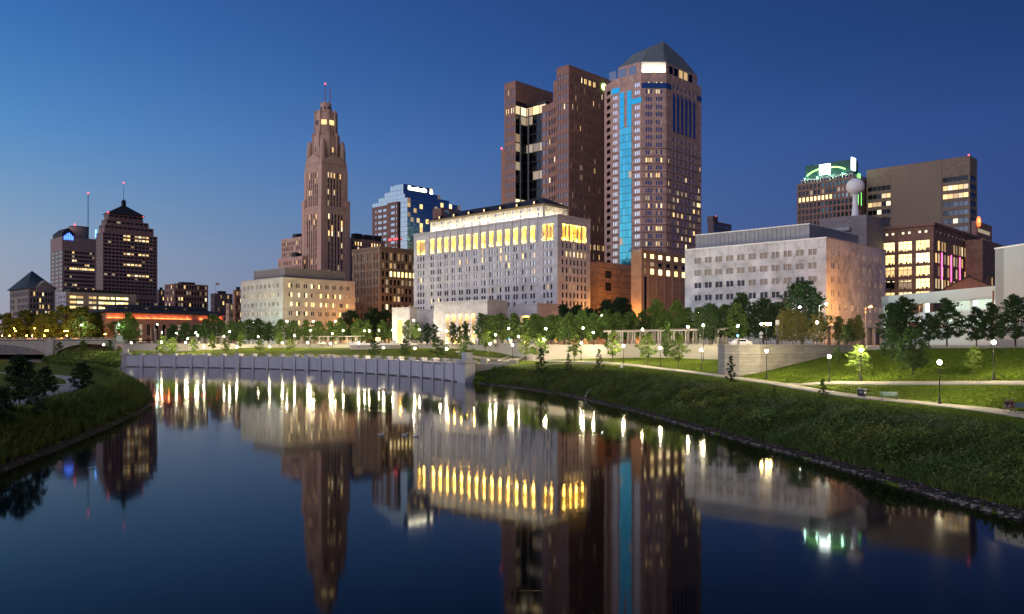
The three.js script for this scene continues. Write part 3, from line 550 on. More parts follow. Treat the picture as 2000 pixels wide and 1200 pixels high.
  for (let k = 0; k < 8; k++) { part('corner_fin', new THREE.BoxGeometry(1.5, yD - yC + 1.6, 1.5).translate(0, (yC + yD) / 2 + 0.6, 7.6).rotateY(k * Math.PI / 4 + Math.PI / 8), W, bel); part('corner_fin', new THREE.BoxGeometry(1.7, yC - yB + 4, 1.7).translate(0, (yC + yB) / 2, 9.0).rotateY(k * Math.PI / 4 + Math.PI / 8), W, bel); }
  for (let k = 0; k < 8; k++) for (let q = -1; q <= 1; q++) part('belvedere_window', bx(0.75, 3.4, 0.5, q * 1.3, yC + (yD - yC) * 0.55, 7.05).rotateY(k * Math.PI / 4), (k === 0 || k === 7) && (k || q > -2) ? HOT[1] : M.glassdark, bel);
  for (let k = 0; k < 16; k++) part('battlement', bx(1.3, 1.2, 0.8, 0, yD + 0.5, 6.6).rotateY(k * Math.PI / 8), W, bel);
  crown('drum', oct(5.3, 2.2, yD)); crown('drum', oct(4.0, yE - yD - 1.8, yD + 1.8)); for (let k = 0; k < 8; k++) part('battlement', bx(1.0, 1.0, 0.6, 0, yE + 0.4, 3.5).rotateY(k * Math.PI / 4), W, bel);
  for (let k = 0; k < 8; k++) part('drum_window', bx(1, 1.6, 0.3, 0, yD + 3.6, 4.0).rotateY(k * Math.PI / 4), M.glassdark, bel);
  for (const [sx, sz] of [[-1, -1], [1, -1], [-1, 1], [1, 1]]) { const m = crown('turret', new THREE.LatheGeometry([[0, 0], [2.3, 0], [2.3, 13], [1.75, 13.4], [1.75, 16.2], [1.5, 18], [0.8, 19.2], [0, 19.6]].map((p) => new THREE.Vector2(...p)), 12)); m.position.set(S / 2 + sx * (s2 / 2 - 2.4), yB - 6, -S / 2 + sz * (s2 / 2 - 2.4)); }
  // masts
  for (const [ox, h, yb] of [[-0.5, b.Y(164, 606), 1], [3.2, b.Y(167, 606), 0]]) {
    const q = [], h0 = yE; for (const [a, c] of [[-1, -1], [1, -1], [0, 1]]) q.push(rod([a * 0.55, h0, c * 0.55], [a * 0.35, h, c * 0.35], 0.09, 0.07, 5));
    for (let y = h0; y < h - 1; y += 1.1) q.push(rod([-0.5, y, -0.5], [0.5, y + 0.6, -0.5], 0.06, 0.06, 4), rod([0.5, y, -0.5], [0, y + 0.6, 0.5], 0.06, 0.06, 4), rod([0, y, 0.5], [-0.5, y + 0.6, -0.5], 0.06, 0.06, 4));
    const m = b.one('antenna_mast', merge(q), mat(0.3, 0.12, 0.11)); m.position.set(S / 2 + ox * RX, 0, -S / 2 + ox * RZ);
    if (yb) { part('dish', new THREE.SphereGeometry(1.1, 12, 8).translate(0, yE + 1.2, 0), M.white, m); part('beacon_light', new THREE.SphereGeometry(0.6, 10, 8).translate(0, h + 0.4, 0), M.red, m); part('whip', rod([0, h, 0], [0, h + 5, 0], 0.06, 0.04), M.iron, m); }
  }
  b.done();
  // shoulder wings
  const wing = (label, px, d, lpx, rpx, yt, lit) => {
    const w = new Building('tower_wing', label, px, d), L = w.L(lpx), R = w.R(rpx), H = w.Y(yt), n = Math.floor((H - 4) / 4);
    const rows = Array.from({ length: n }, (_, k) => [H - 5.4 - k * 4, H - 2.6 - k * 4]).reverse();
    w.wall(w.face('L'), L, 0, H, even(Math.round(L / 2.6), 1, L - 1, 0.45), rows, W, 0.5, (i, j) => (rnd() < (j === n - 1 ? 0.3 : 0.08) ? pick(LIT) : M.glass));
    w.wall(w.face('R'), R, 0, H, even(Math.round(R / 2.8), 1, R - 1, 0.45), rows, W, 0.5, (i, j) => (rnd() < (j === n - 1 ? lit : 0.12) ? pick(LIT) : M.glassdark));
    w.shell(0, R, 0, -L, 0, H, W);
    for (let k = 0; k < 3; k++) w.one('roof_plant', bx(R * 0.2, rr(2, 4), 5, R * (0.2 + 0.28 * k), H + 1.5, -L * 0.4), M.roofdark);
    w.done();
  };
  wing('terracotta office wing with rows of small windows stepping down beside the art deco tower', 588, 612, 549, 612, 462, 0.3);
  wing('lower terracotta front wing stepping down beside the art deco tower', 590, 600, 543, 612, 500, 0.1);
  wing('terracotta rear wing with dark roof plant between the art deco tower and glass office', 684, 622, 680, 752, 464, 0.7);
}
seed(41);
{ // ---- brown gridded office
  const b = new Building('gridded_office', 'brown concrete office block with deep gridded windows between tower and courthouse', 742, 520), W = WALL.grid;
  const L = b.L(688), R = b.R(822), H = b.Y(484), n = 11, st = H / (n + 0.6);
  const rows = Array.from({ length: n }, (_, k) => [st * k + 1.2, st * k + (k === n - 1 ? st * 1.1 : st * 0.86)]);
  b.wall(b.face('L'), L, 0, H, groups(4, 1, L - 1, 2, 0.85, 0.42), rows, W, 0.8, (i, j) => (j > 5 && j < 10 ? (rnd() < 0.6 ? M.glassbright : M.glass) : rnd() < 0.12 ? pick(LIT) : rnd() < 0.2 ? pick(DIM) : M.glassdark));
  b.wall(b.face('R'), R, 0, H, even(Math.round(R / 3.2), 1, R - 1, 0.68), rows, W, 0.8, (i, j) => (j === 8 ? (i > 1 && i < 9 ? pick(HOT) : M.glassdark) : j === 2 ? (rnd() < 0.6 ? pick(LIT) : DIM[0]) : j === 5 ? (rnd() < 0.4 ? pick(LIT) : M.glassdark) : j === 0 ? pick(LIT) : rnd() < 0.05 ? pick(LIT) : rnd() < 0.35 ? pick(DIM) : M.glassdark));
  b.shell(0, R, 0, -L, 0, H, W); b.box(-0.5, 0.5, 0.5, -L, H - 0.6, H + 0.9, W, 'cornice'); b.box(0.5, R, 0.5, -0.5, H - 0.6, H + 0.9, W, 'cornice');
  b.done();
}
seed(43);
{ // ---- stepped glass office with the white rooftop sign
  const b = new Building('glass_office', 'stepped blue glass office tower with a glowing white rooftop sign', 787.5, 720);
  const blue = M.glassblue, silver = M.glassbright;
  const tier = (x0, z0, L, R, v0, v1, st = 4) => {
    const n = Math.max(1, Math.floor((v1 - v0) / st)), rows = Array.from({ length: n }, (_, k) => [v1 - (k + 1) * st + 0.12, v1 - k * st - 0.12]).reverse();
    b.wall(b.face('L', x0, z0), L, v0, v1, even(Math.max(1, Math.round(L / 4)), 0, L, 0.96), rows, M.black, 0.06, () => silver);
    b.wall(b.face('R', x0, z0), R, v0, v1, even(Math.max(2, Math.round(R / 3.4)), 0, R, 0.96), rows, M.black, 0.06, () => (rnd() < 0.06 ? pick(LIT) : rnd() < 0.1 ? pick(DIM) : blue));
    b.shell(x0, x0 + R, z0, z0 - L, v0, v1, blue);
  };
  const T = [b.Y(359), b.Y(373), b.Y(384), b.Y(394)];
  tier(0, 0, 18, 33, T[1], T[0], 5); tier(-4, 5, 26, 42, T[2], T[1], 5); tier(-8, 12, 36, 50, T[3], T[2], 5);
  tier(-11, 19, 48, 60, 0, T[3], 4);
  { // masonry corner tower in front
    const x0 = -12.6, z0 = 8, L = 14, R = 15, H = b.Y(399), W = WALL.brown, n = 20, rows = Array.from({ length: n }, (_, k) => [H - 5.2 - k * 5, H - 2.9 - k * 5]).reverse();
    b.wall(b.face('L', x0, z0), L, 0, H, [[1, 2.4], [4, 9.5]], rows, W, 0.3, () => silver); b.wall(b.face('R', x0, z0 + 0.0), R, 0, H, [[1.5, 13]], rows, W, 0.3, (i, j) => (rnd() < 0.15 ? pick(LIT) : blue)); b.shell(x0, x0 + R, z0, z0 - L, 0, H, W);
    const x1 = -11.8, z1 = 19.8, L1 = 15, H1 = b.Y(402), r1 = Array.from({ length: n }, (_, k) => [H1 - 5.2 - k * 5, H1 - 2.9 - k * 5]).reverse();
    b.wall(b.face('L', x1, z1 - 26), 22, 0, H1, [[2, 7], [8.5, 14], [16, 18]], r1, W, 0.3, () => silver); b.wall(b.face('R', x1, z1 - 26), 6, 0, H1, [[1, 5]], r1, W, 0.3, () => blue); b.shell(x1, x1 + 6, z1 - 26, z1 - 48, 0, H1, W);
  }
  // glowing sign, the letters run together in the glare
  const sg = glow(9, 8.2, 6); const f = b.face('R'), s = new THREE.Group(); s.name = 'rooftop_sign'; b.g.add(s);
  const hs = [3.4, 2.4, 2.4, 2.6, 2.4, 3.3, 2.6, 2.4, 2.4, 3.4, 2.4]; let u = 5.6;
  hs.forEach((h, i) => { const w = i % 4 === 3 ? 1.0 : 1.75, m = part('sign_letter', new RoundedBoxGeometry(w, h, 0.5, 2, 0.2), sg, s); m.position.set(...b.P(f, u + w / 2, T[0] - 4.3 + h / 2, 0.35)); u += w + 0.25; });
  const em = part('sign_emblem', new THREE.SphereGeometry(1, 14, 10).scale(1.5, 2.9, 0.3), sg, s); em.position.set(...b.P(f, 31.5, T[0] - 4.4, 0.4));
  const red = glow(2.8, 0.12, 0.1); for (const [uu, w] of [[2, 6], [9, 4]]) { const m = b.one('red_lit_sign', new RoundedBoxGeometry(w, 1.6, 0.4, 2, 0.2), red); m.position.set(...b.P(b.face('L', -13, 8), uu, b.Y(471), 0.3)); m.rotation.y = -Math.PI / 2; }
  b.done();
  const k = new Building('brick_office', 'dark brown office top showing behind the courthouse roof', 862, 640); k.wall(k.face('L'), 10, 0, k.Y(406), [], [], WALL.brown, 0.3, () => null); k.wall(k.face('R'), 17, 0, k.Y(406), [[3, 8]], [[k.Y(415), k.Y(409)]], WALL.brown, 0.3, () => M.glassblue); k.shell(0, 17, 0, -10, 0, k.Y(406), WALL.brown); k.done();
}
seed(53);
{ // ---- brown slab tower with concave front
  const b = new Building('brown_slab_tower', 'brown granite slab tower with a dark glass notch and concave window wall', 1111, 500, 'tower'), W = WALL.brown;
  const H = b.Y(126), n = 27, st = H / (n + 1.3), rows = Array.from({ length: n }, (_, k) => [st * (k + 0.9), st * (k + 0.9) + st * 0.55]);
  const R = 62, dark = M.glassdark, sky = coated(0.17, 0.19, 0.25, 0.16);
  const hotRows = [9, 11];
  b.wall(b.face('L'), 9.6, 0, H, groups(2, 0.4, 9.2, 2, 0.8, 0.5), rows, W, 0.35, (i, j) => (hotRows.includes(j) && rnd() < 0.8 ? pick(LIT) : rnd() < 0.06 ? pick(LIT) : sky));
  b.wall(b.face('R'), R, 0, H, groups(14, 1, R - 1, 2, 0.62, 0.55), rows, W, 0.35, (i, j) => (j === 9 ? (i < 20 ? pick(LIT) : dark) : j === 11 ? (rnd() < 0.35 ? pick(DIM) : dark) : j === n - 1 ? (i > 4 && i < 12 ? pick(HOT) : dark) : rnd() < 0.035 ? pick(LIT) : rnd() < 0.08 ? pick(DIM) : M.glass));
  b.shell(0, R, 0, -9.6, 0, H, W);
  // concave window wall in faceted bays
  const H2 = b.Y(186), N = 6; let pz = -9.6, px_ = 1.2;
  for (let k = 0; k < N; k++) {
    const t = (k + 1) / N, nz = -9.6 - 17.4 * t, nx = 1.2 + 5 * Math.sin(Math.PI * 0.5 * t), f = b.slant(px_, pz, nx, nz); if (f.n[0] > 0) { f.n[0] *= -1; f.n[1] *= -1; f.ry = Math.atan2(f.n[0], f.n[1]); }
    b.wall(f, f.w, 0, H2 + (k < 2 ? 12 : 0), even(1, 0, f.w, 0.5), rows.filter((r) => r[1] < H2 - 2), W, 0.35, (i, j) => (hotRows.includes(j) && rnd() < 0.8 ? pick(LIT) : j === 24 ? pick(HOT) : rnd() < 0.06 ? pick(LIT) : sky));
    pz = nz; px_ = nx;
  }
  b.box(7.2, 40, -9.7, -27, 0, H2 - 0.2, M.black, 'core');
  // dark glass notch with pale fins and busy floors
  const rowsN = rows.map(([a]) => [a - st * 0.15, a + st * 0.72]).filter((r) => r[1] < b.Y(175));
  const g1 = b.face('R', 0, -43.7), nl = b.face('L', 10, -27);
  b.wall(g1, 10, 0, b.Y(168), even(2, 0, 10, 0.94), rowsN, M.black, 0.15, (i, j) => ([9, 10, 13, 14, 24, 2, 7].includes(j) ? pick(rnd() < 0.7 ? LIT : DIM) : rnd() < 0.12 ? pick(DIM) : dark));
  b.wall(nl, 16.7, 0, b.Y(172), even(3, 0, 16.7, 0.94), rowsN, M.black, 0.15, (i, j) => ([9, 13, 24, 2, 8].includes(j) ? pick(LIT) : rnd() < 0.12 ? pick(DIM) : dark));
  for (const [x, z] of [[4.2, -43.4], [9.6, -41.5]]) b.one('fin', bx(0.7, b.Y(180), 0.7, x, b.Y(180) / 2, z), M.metal);
  b.box(10.6, 40, -27, -43.7, 0, b.Y(172) - 0.2, M.black, 'core');
  b.wall(b.face('R', 10, -43.7), 26, b.Y(195), H, even(5, 1, 25, 0.8), [[b.Y(186), b.Y(181)]], W, 0.3, (i) => pick(LIT), 'wall');
  b.wall(b.face('R', 0, -43.7), 10, b.Y(168), H, [], [], W, 0.3, () => null);
  b.wall(b.face('L', 0, -43.7), 9.9, 0, H, groups(2, 0.4, 9.5, 2, 0.8, 0.5), rows, W, 0.35, (i, j) => (j === 24 || j === 9 ? pick(LIT) : rnd() < 0.05 ? pick(LIT) : sky));
  b.shell(0, 36, -43.7, -53.6, 0, H, W);
  b.one('side_annex', bx(10, b.Y(262), 4, 6, b.Y(262) / 2, -55.4), W); beacon(b, 1, b.Y(262) + 0.8, -57, 0.6);
  { const m = b.one('green_lit_sign', new THREE.CylinderGeometry(2.0, 2.0, 0.6, 20).rotateX(Math.PI / 2), glow(2.2, 6, 1.2)); m.position.set(33.5, H - 6, 0.5); const q = b.one('white_lit_sign', new RoundedBoxGeometry(2.6, 3.2, 0.5, 2, 0.3), glow(7, 7.5, 6)); q.position.set(38.5, H - 6.2, 0.5); }
  b.done();
}
seed(61);
{ // ---- pink granite tower with chamfered corner, cyan glass strip and pitched crown
  const b = new Building('pink_granite_tower', 'pink granite tower with a cyan glass strip and a faceted grey crown', 1282, 468, 'tower'), W = WALL.pink;
  const c = 10, L = b.L(1192), R = b.R(1387), H = b.Y(133), n = 34, st = 15.1 / FOC * 468 * 1.0, top = H - 2;
  const row = (k, h = 0.55) => { const y = top - 4.6 - k * st; return [y - st * h / 2, y + st * h / 2]; };
  const rows = Array.from({ length: n }, (_, k) => row(k)).filter((r) => r[0] > 1).reverse(), N = rows.length;
  const floor = (j) => N - 1 - j;                      // counted from the top
  const fL = b.face('L', 0, -c), fR = b.face('R', c, 0), fC = b.slant(0, -c, c, 0);
  if (fC.n[0] > 0) { fC.n[0] *= -1; fC.n[1] *= -1; } fC.n = [-0.7071, 0.7071]; fC.ry = Math.atan2(-0.7071, 0.7071);
  const silver = coated(0.84, 0.88, 0.92, 0.12), deepblue = coated(0.30, 0.36, 0.44, 0.12), LL = L - 2 * c + 9, RR = R - 2 * c;
  const three = (a, q) => even(3, a, q, 0.62);
  const strip = [LL * 0.32, LL * 0.72];
  const zL = [[three(1.2, LL * 0.24)], [three(LL * 0.80, LL - 0.8)]].flat(2);
  // left face: window columns either side of the cyan strip
  b.wall(fL, LL, 0, H, zL, rows, W, 0.3, (i, j) => (j < 2 ? (rnd() < 0.5 ? pick(LIT) : M.glass) : silver));
  const cy = [strip], cyRows = [], cyans = [coated(0.06, 0.31, 0.40, 0.1), coated(0.07, 0.34, 0.43, 0.1), coated(0.052, 0.275, 0.36, 0.1)];
  for (let k = 0; k < 26; k++) { const y = b.Y(236) - (k + 1) * st * 0.98; if (y > 2) cyRows.push([y + 0.12, y + st * 0.98 - 0.12]); }
  cyRows.forEach((r, j) => even(4, strip[0], strip[1], 0.965).forEach(([a, q]) => b.pane(fL, a, q, r[0], r[1], -0.12, j > 19 ? (rnd() < 0.4 ? pick(DIM) : M.glassdark) : rnd() < 0.03 ? DIM[2] : cyans[Math.floor(rnd() * 3)], 'cyan_pane')));
  b.box(-0.05, 0.1, -c - strip[0], -c - strip[1], 1, b.Y(236), M.frame, 'mullion_frame');
  for (const [a, q] of [[strip[0], strip[0] + (strip[1] - strip[0]) * 0.38], [strip[1] - (strip[1] - strip[0]) * 0.38, strip[1]]]) for (let k = 0; k < 5; k++) { const y1 = b.Y(164) - k * st * 0.95; b.pane(fL, a, q, y1 - st * 0.95 + 0.15, y1, -0.12, M.glasscyan, 'cyan_pane'); }
  b.pane(fL, 0, strip[0], b.Y(182) - 3.2, b.Y(182), -0.1, M.glasscyan, 'cyan_pane'); b.pane(fL, strip[1], LL, b.Y(163), b.Y(163) + 3.2, -0.1, M.glasscyan, 'cyan_pane');
  // chamfer: two windows a storey, most of them dark blue
  b.wall(fC, fC.w, 0, H, [...three(2.2, 6.2), ...three(8.0, 12)], rows, W, 0.3, (i, j) => { const k = floor(j); return k === 1 ? (rnd() < 0.6 ? LIT[4] : deepblue) : k === 0 ? (rnd() < 0.35 ? LIT[4] : deepblue) : [10, 12, 16, 19, 21, 24, 25].includes(k) ? (rnd() < 0.7 ? pick(LIT) : deepblue) : rnd() < 0.12 ? pick(DIM) : deepblue; });
  // right face
  const cR = [...three(0.8, 4.2), ...even(6, 5.5, RR - 6, 0.42), ...three(RR - 5, RR - 0.8)];
  b.wall(fR, RR, 0, H, cR, rows, W, 0.3, (i, j) => { const k = floor(j); if (k > 2 && k < 7 && i > 2 && i < 9) return null; return k === 15 && i > 8 ? HOT[2] : k > 13 && rnd() < 0.4 ? pick(DIM) : k > 9 && rnd() < 0.22 ? pick(LIT) : deepblue; });
  even(6, 5.5, RR - 6, 0.55).forEach(([a, q]) => { for (let k = 0; k < 5; k++) { const y = b.Y(172) - k * st; b.pane(fR, a, q, y - st + 0.15, y, -0.12, deepblue, 'blue_pane'); } });
  b.pane(fC, 0, fC.w, b.Y(165), b.Y(165) + 3, -0.1, deepblue, 'blue_pane'); b.pane(fR, 0, 5, b.Y(165), b.Y(165) + 3, -0.1, deepblue, 'blue_pane'); b.pane(fR, RR - 5, RR, b.Y(165), b.Y(165) + 3, -0.1, deepblue, 'blue_pane');
  // far chamfer, back and roof
  const plan = [[c + 0.6, -0.6], [R - c, -0.6], [R, -c], [R, -L], [c, -L], [0.6, -L + 1], [0.6, -c - 0.4]];
  b.one('far_walls', prism(plan, 0, H - 0.3), W);
  const fB = b.slant(0, -c - LL, 3.5, -c - LL - 8); b.wall({ ...fB, n: [-0.92, -0.4], ry: Math.atan2(-0.92, -0.4) }, fB.w, 0, H - 1, [[1.5, 6]], rows, W, 0.3, () => M.glass);
  // string courses every storey
  const dk = stone(0.10, 0.05, 0.045, 8);
  rows.forEach((r, j) => { if (j % 1 === 0 && floor(j) > 7) for (const [f, w] of [[fL, LL], [fC, fC.w], [fR, RR]]) { const y = r[0] - st * 0.22; if (f === fL) { for (const [a, q] of [[0, strip[0]], [strip[1], LL]]) { const m = b.one('string_course', bx(q - a, 0.28, 0.16), dk); m.position.set(...b.P(f, (a + q) / 2, y, 0.04)); m.rotation.y = f.ry; } } else { const m = b.one('string_course', bx(w, 0.28, 0.16), dk); m.position.set(...b.P(f, w / 2, y, 0.04)); m.rotation.y = f.ry; } } });
  // attic set back with louvres and a floodlit corner, faceted roof above
  const i1 = 2.2, plan2 = [[c + i1, -i1], [R - c - 1, -i1], [R - i1, -c - 1], [R - i1, -L + i1], [c, -L + i1], [i1, -L + 4], [i1, -c - i1]], H2 = b.Y(117, 475);
  b.one('attic', prism(plan2, H - 0.3, H2), W);
  for (let k = 0; k < 5; k++) { b.pane(b.face('R', c + i1, -i1), 4 + k * 5.2, 7.6 + k * 5.2, H + 0.8, H2 - 1.2, -0.1, k > 1 && k < 4 ? LIT[2] : M.glassdark, 'louvre'); if (k < 3) b.pane(b.face('L', i1, -c - i1), 3 + k * 7, 8 + k * 7, H + 0.6, H2 - 1.4, -0.1, M.glass, 'louvre'); }
  { const e = plan2.map(([x, z]) => [x, z]), cx = R * 0.50, cz = -L * 0.52, yr = b.Y(76, 490); const r1 = [cx - 8, yr - 3.5, cz - 6], r2 = [cx - 4, yr, cz + 5], T = [];
    const ring = e.map(([x, z]) => [x, H2 + (Math.abs(x - c) < 5 && z > -6 ? 0.2 : 0), z]), mid = e.map(([x, z]) => [cx + (x - cx) * 0.62, b.Y(95, 485), cz + (z - cz) * 0.62]);
    for (let i = 0; i < ring.length; i++) { const j = (i + 1) % ring.length; T.push(ring[i], ring[j], mid[j], ring[i], mid[j], mid[i]); const ra = mid[i][2] > cz ? r2 : r1, rb = mid[j][2] > cz ? r2 : r1; T.push(mid[i], mid[j], rb); if (ra !== rb) T.push(mid[i], rb, ra); }
    const g = new THREE.BufferGeometry(); g.setAttribute('position', new THREE.Float32BufferAttribute(T.flat(), 3)); g.setAttribute('uv', new THREE.Float32BufferAttribute(T.flatMap((p) => [p[0] + p[2], p[1]]), 2)); g.computeVertexNormals(); b.one('roof', g, stone(0.16, 0.18, 0.18, 7)); }
  { // floodlit corner panel with its lamps
    const f = { ...fC, o: [i1 * 0.9 - 0.4, -c - i1 * 0.2 - 1.1], n: fC.n }; const w = fC.w - 0.2; const panel = b.one('corner_panel', bx(w, H2 - H - 0.6, 0.4), M.white); panel.position.set(...b.P(f, w / 2 + 0.4, (H + H2) / 2 - 0.3, 0.2)); panel.rotation.y = fC.ry;
    for (let k = 0; k < 4; k++) { const m = b.one('flood_lamp', bx(1, 0.3, 0.3), glow(6, 4.8, 2.6)); m.position.set(...b.P(f, 2 + k * 3.4, H + 0.2, 1.6)); m.rotation.y = fC.ry; const l = new THREE.PointLight(C(1, 0.82, 0.52), 130, 0, 2); l.position.set(...b.P(f, 2 + k * 3.4, H + 0.7, 1.6)); l.shadow.radius = 10; l.castShadow = true; b.g.add(l); }
  }
  b.done();
}
seed(71);
{ // ---- low sodium-lit annex and ribbed tan block
  const b = new Building('low_annex', 'low brown panelled annex glowing orange under street lamps', 1168, 420), W = WALL.lowbrown, L = 6, R = b.R(1262), H = b.Y(511);
  b.wall(b.face('L'), L, 0, H, [], [], W, 0.3, () => null); b.wall(b.face('R'), R, 0, H, [[6, 11.5]], [[b.Y(567), b.Y(550)], [b.Y(542), b.Y(527)]], W, 0.5, () => M.grey || M.roofdark);
  b.shell(0, R, 0, -L, 0, H, W);
  for (let k = 1; k < 9; k++) { const m = b.one('joint_band', bx(R, 0.22, 0.14, R / 2, H - k * 3.1, 0.05), M.frame); }
  b.done();
  const t = new Building('ribbed_block', 'tan stone block with vertical ribs and lit upper windows', 1253, 395), W2 = WALL.tanrib, L2 = 6, R2 = t.R(1400), H2 = t.Y(489);
  t.wall(t.face('L'), L2, 0, H2, [], [], W2, 0.3, () => null);
  const cols = [[2.3, 3.9], ...even(9, 5.6, R2 - 1, 0.5)];
  t.wall(t.face('R'), R2, 0, H2, cols, [[t.Y(534), t.Y(523)], [t.Y(518), t.Y(510)], [t.Y(503), t.Y(494)]], W2, 0.5, (i, j) => (j === 2 ? pick(HOT) : j === 0 ? (rnd() < 0.75 ? pick(HOT) : DIM[0]) : rnd() < 0.25 ? pick(DIM) : M.glassdark));
  for (let k = 0; k < 10; k++) t.one('rib', bx(0.5, t.Y(512), 0.4, 5.4 + k * (R2 - 6.4) / 9, t.Y(512) / 2, 0.15), W2);
  t.one('stair_window', bx(1.5, t.Y(540), 0.2, 3.1, t.Y(540) / 2, 0.05), M.glassdark);
  t.shell(0, R2, 0, -L2, 0, H2, W2); t.box(-0.3, R2, 0.35, -0.4, H2 - 0.4, H2 + 0.8, W2, 'parapet'); t.done();
}
seed(73);
{ // ---- white marble office with paired windows
  const b = new Building('marble_office', 'white mottled marble office block with paired square windows and grey penthouse', 1614, 250), W = WALL.white, Wr = W;
  const L = b.L(1338), R = b.R(1730), H = b.Y(465), st = 26.6 / FOC * 250 * 1.02;
  const rows = Array.from({ length: 6 }, (_, k) => { const c = H - st * 0.92 - k * st; return [c - 0.92, c + 0.92]; }).reverse();
  const blind = mat(0.26, 0.21, 0.17, { roughness: 0.5 });
  b.wall(b.face('L'), L, 6.0, H, groups(11, 2.2, L - 3.0, 2, 0.70, 0.84), rows, W, 0.3, (i, j) => (j >= 4 ? blind : j === 3 ? (i < 12 ? (rnd() < 0.7 ? blind : M.glassdark) : M.glassdark) : M.glassdark));
  b.wall(b.face('R'), R, 6.0, H, groups(9, 2.4, R - 2.0, 2, 0.5, 0.75), rows, Wr, 0.3, (i, j) => (j < 2 && rnd() < 0.25 ? pick(DIM) : M.glassdark));
  b.shell(0, R, 0, -L, 6.0, H, W); b.box(3, R - 3, -3, -L + 3, 0, 6.2, W, 'undercroft'); b.box(0.02, R, -0.02, -L, 5.7, 6.0, W, 'soffit');
  for (let k = 0; k < 8; k++) b.one('pier', bx(0.9, 6, 0.9, 1 + k * (R - 2) / 7, 3, -1), W);
  b.box(-0.15, 0.4, 0.15, -L, H, H + 0.35, M.white, 'coping'); b.box(0.4, R, 0.15, -0.4, H, H + 0.35, Wr, 'coping');
  const ph = H + 5.2, x0 = 4, z0 = -7, L2 = L * 0.82, R2 = R * 0.8;
  b.box(x0, x0 + R2, z0, z0 - L2, H - 0.2, ph, M.metal, 'penthouse');
  const rib = bx(0.14, 5, 0.14); for (let k = 0; k <= 26; k++) { const m = b.one('rib', rib, M.metal); m.position.set(x0 - 0.05, H + 2.5, z0 - L2 * k / 26); } for (let k = 0; k <= 24; k++) { const m = b.one('rib', rib, M.metal); m.position.set(x0 + R2 * k / 24, H + 2.5, z0 + 0.05); }
  b.one('penthouse_cap', bx(R2 + 0.4, 0.3, L2 + 0.4, x0 + R2 / 2, ph + 0.15, z0 - L2 / 2), M.white);
  b.done();
}
seed(79);
{ // ---- brick office with big lit windows and neon tubes
  const b = new Building('brick_warehouse_office', 'brown brick office with huge lit gridded windows and pink neon tubes', 1824, 300), W = WALL.brick;
  const L = b.L(1660), R = b.R(1915), H = b.Y(439), st = 25.2 / FOC * 300;
  const cols = Array.from({ length: 6 }, (_, k) => [1.4 + k * 6.05, 6.0 + k * 6.05]).filter((c) => c[1] < L);
  const r = Array.from({ length: 5 }, (_, k) => [b.Y(562.5) + (k - 1) * st, b.Y(562.5) + (k - 1) * st + 3.5]).filter((q) => q[0] > 0.5);
  b.wall(b.face('L'), L, 0, b.Y(464), cols, r, W, 0.35, (i, j) => { const k = r.length - 1 - j; return k === 2 ? pick([LIT[1], LIT[2], HOT[1]]) : k === 3 ? (i === 0 ? HOT[0] : i === 1 ? DIM[0] : M.glassdark) : k > 3 ? pick(LIT) : pick([HOT[0], HOT[1], HOT[2], LIT[0]]); });
  b.wall(b.face('L'), L, b.Y(464), H, groups(5, 0.8, L - 0.5, 2, 0.75, 0.42), [[b.Y(453), b.Y(448.5)]], W, 0.3, () => LIT[3]);
  const cR = groups(8, 1, R - 1, 2, 0.86, 0.78);
  b.wall(b.face('R'), R, 0, b.Y(464), cR, r, W, 0.3, (i, j) => (rnd() < 0.5 ? pick(LIT) : rnd() < 0.5 ? pick(DIM) : M.glassblue));
  b.wall(b.face('R'), R, b.Y(464), H, even(12, 1, R - 1, 0.3), [[b.Y(453), b.Y(449.5)]], W, 0.3, () => pick(DIM));
  // glazing bars
  for (const [a, q] of cols) for (const [c, e] of r) { const fr = new THREE.Group(); fr.name = 'glazing_bars'; b.g.add(fr); for (let k = 1; k < 3; k++) { const m = part('mullion', bx(0.14, e - c, 0.12), M.frame, fr); m.position.set(...b.P(b.face('L'), a + (q - a) * k / 3, (c + e) / 2, -0.25)); } const m = part('transom', bx(0.12, 0.14, q - a), M.frame, fr); m.position.set(...b.P(b.face('L'), (a + q) / 2, c + (e - c) * 0.68, -0.24)); }
  for (const [a, q] of cols) r.forEach(([c, e]) => { const f = b.face('L'); for (let k = 0; k < 3; k++) { const w = rr(0.5, 1.1), m = b.one('ceiling_light', bx(0.05, 0.16, w), HOT[2]); m.position.set(...b.P(f, a + 0.6 + k * 1.45 + rr(-0.2, 0.2), e - rr(0.25, 0.7), -0.29)); } for (let k = 0; k < 3; k++) { const w = rr(0.4, 1.3), h = rr(0.25, 0.9), m = b.one('furniture', bx(0.05, h, w), mat(0.2, 0.14, 0.08)); m.position.set(...b.P(f, a + 0.7 + k * 1.5 + rr(-0.3, 0.3), c + h / 2, -0.285)); } });
  for (const [a, q] of cR) for (const [c, e] of r) { const m = b.one('mullion', bx(0.1, e - c, 0.1), M.frame); m.position.set(...b.P(b.face('R'), (a + q) / 2, (c + e) / 2, -0.2)); }
  b.shell(0, R, 0, -L, 0, H, W); b.box(-0.5, 0.5, 0.5, -L, H - 0.3, H + 0.8, W, 'cornice'); b.box(0.5, R, 0.5, -0.5, H - 0.3, H + 0.8, W, 'cornice');
  const neon = glow(2.2, 0.28, 0.95);
  [4.3, 11.5, 18.5, 26, 33].forEach((u, i) => { if (u < R) { const m = b.one('neon_tube', cyl(0.22, 0.22, b.Y(491) - b.Y(546), 0, 0, 0, 8), neon); m.position.set(u * R / 38 + 1, b.Y(546), 0.5); } });
  b.done();
  const c = new Building('brick_warehouse_office', 'lower brown brick office with one pink neon tube behind the parking garage', 1920, 318), H3 = c.Y(467);
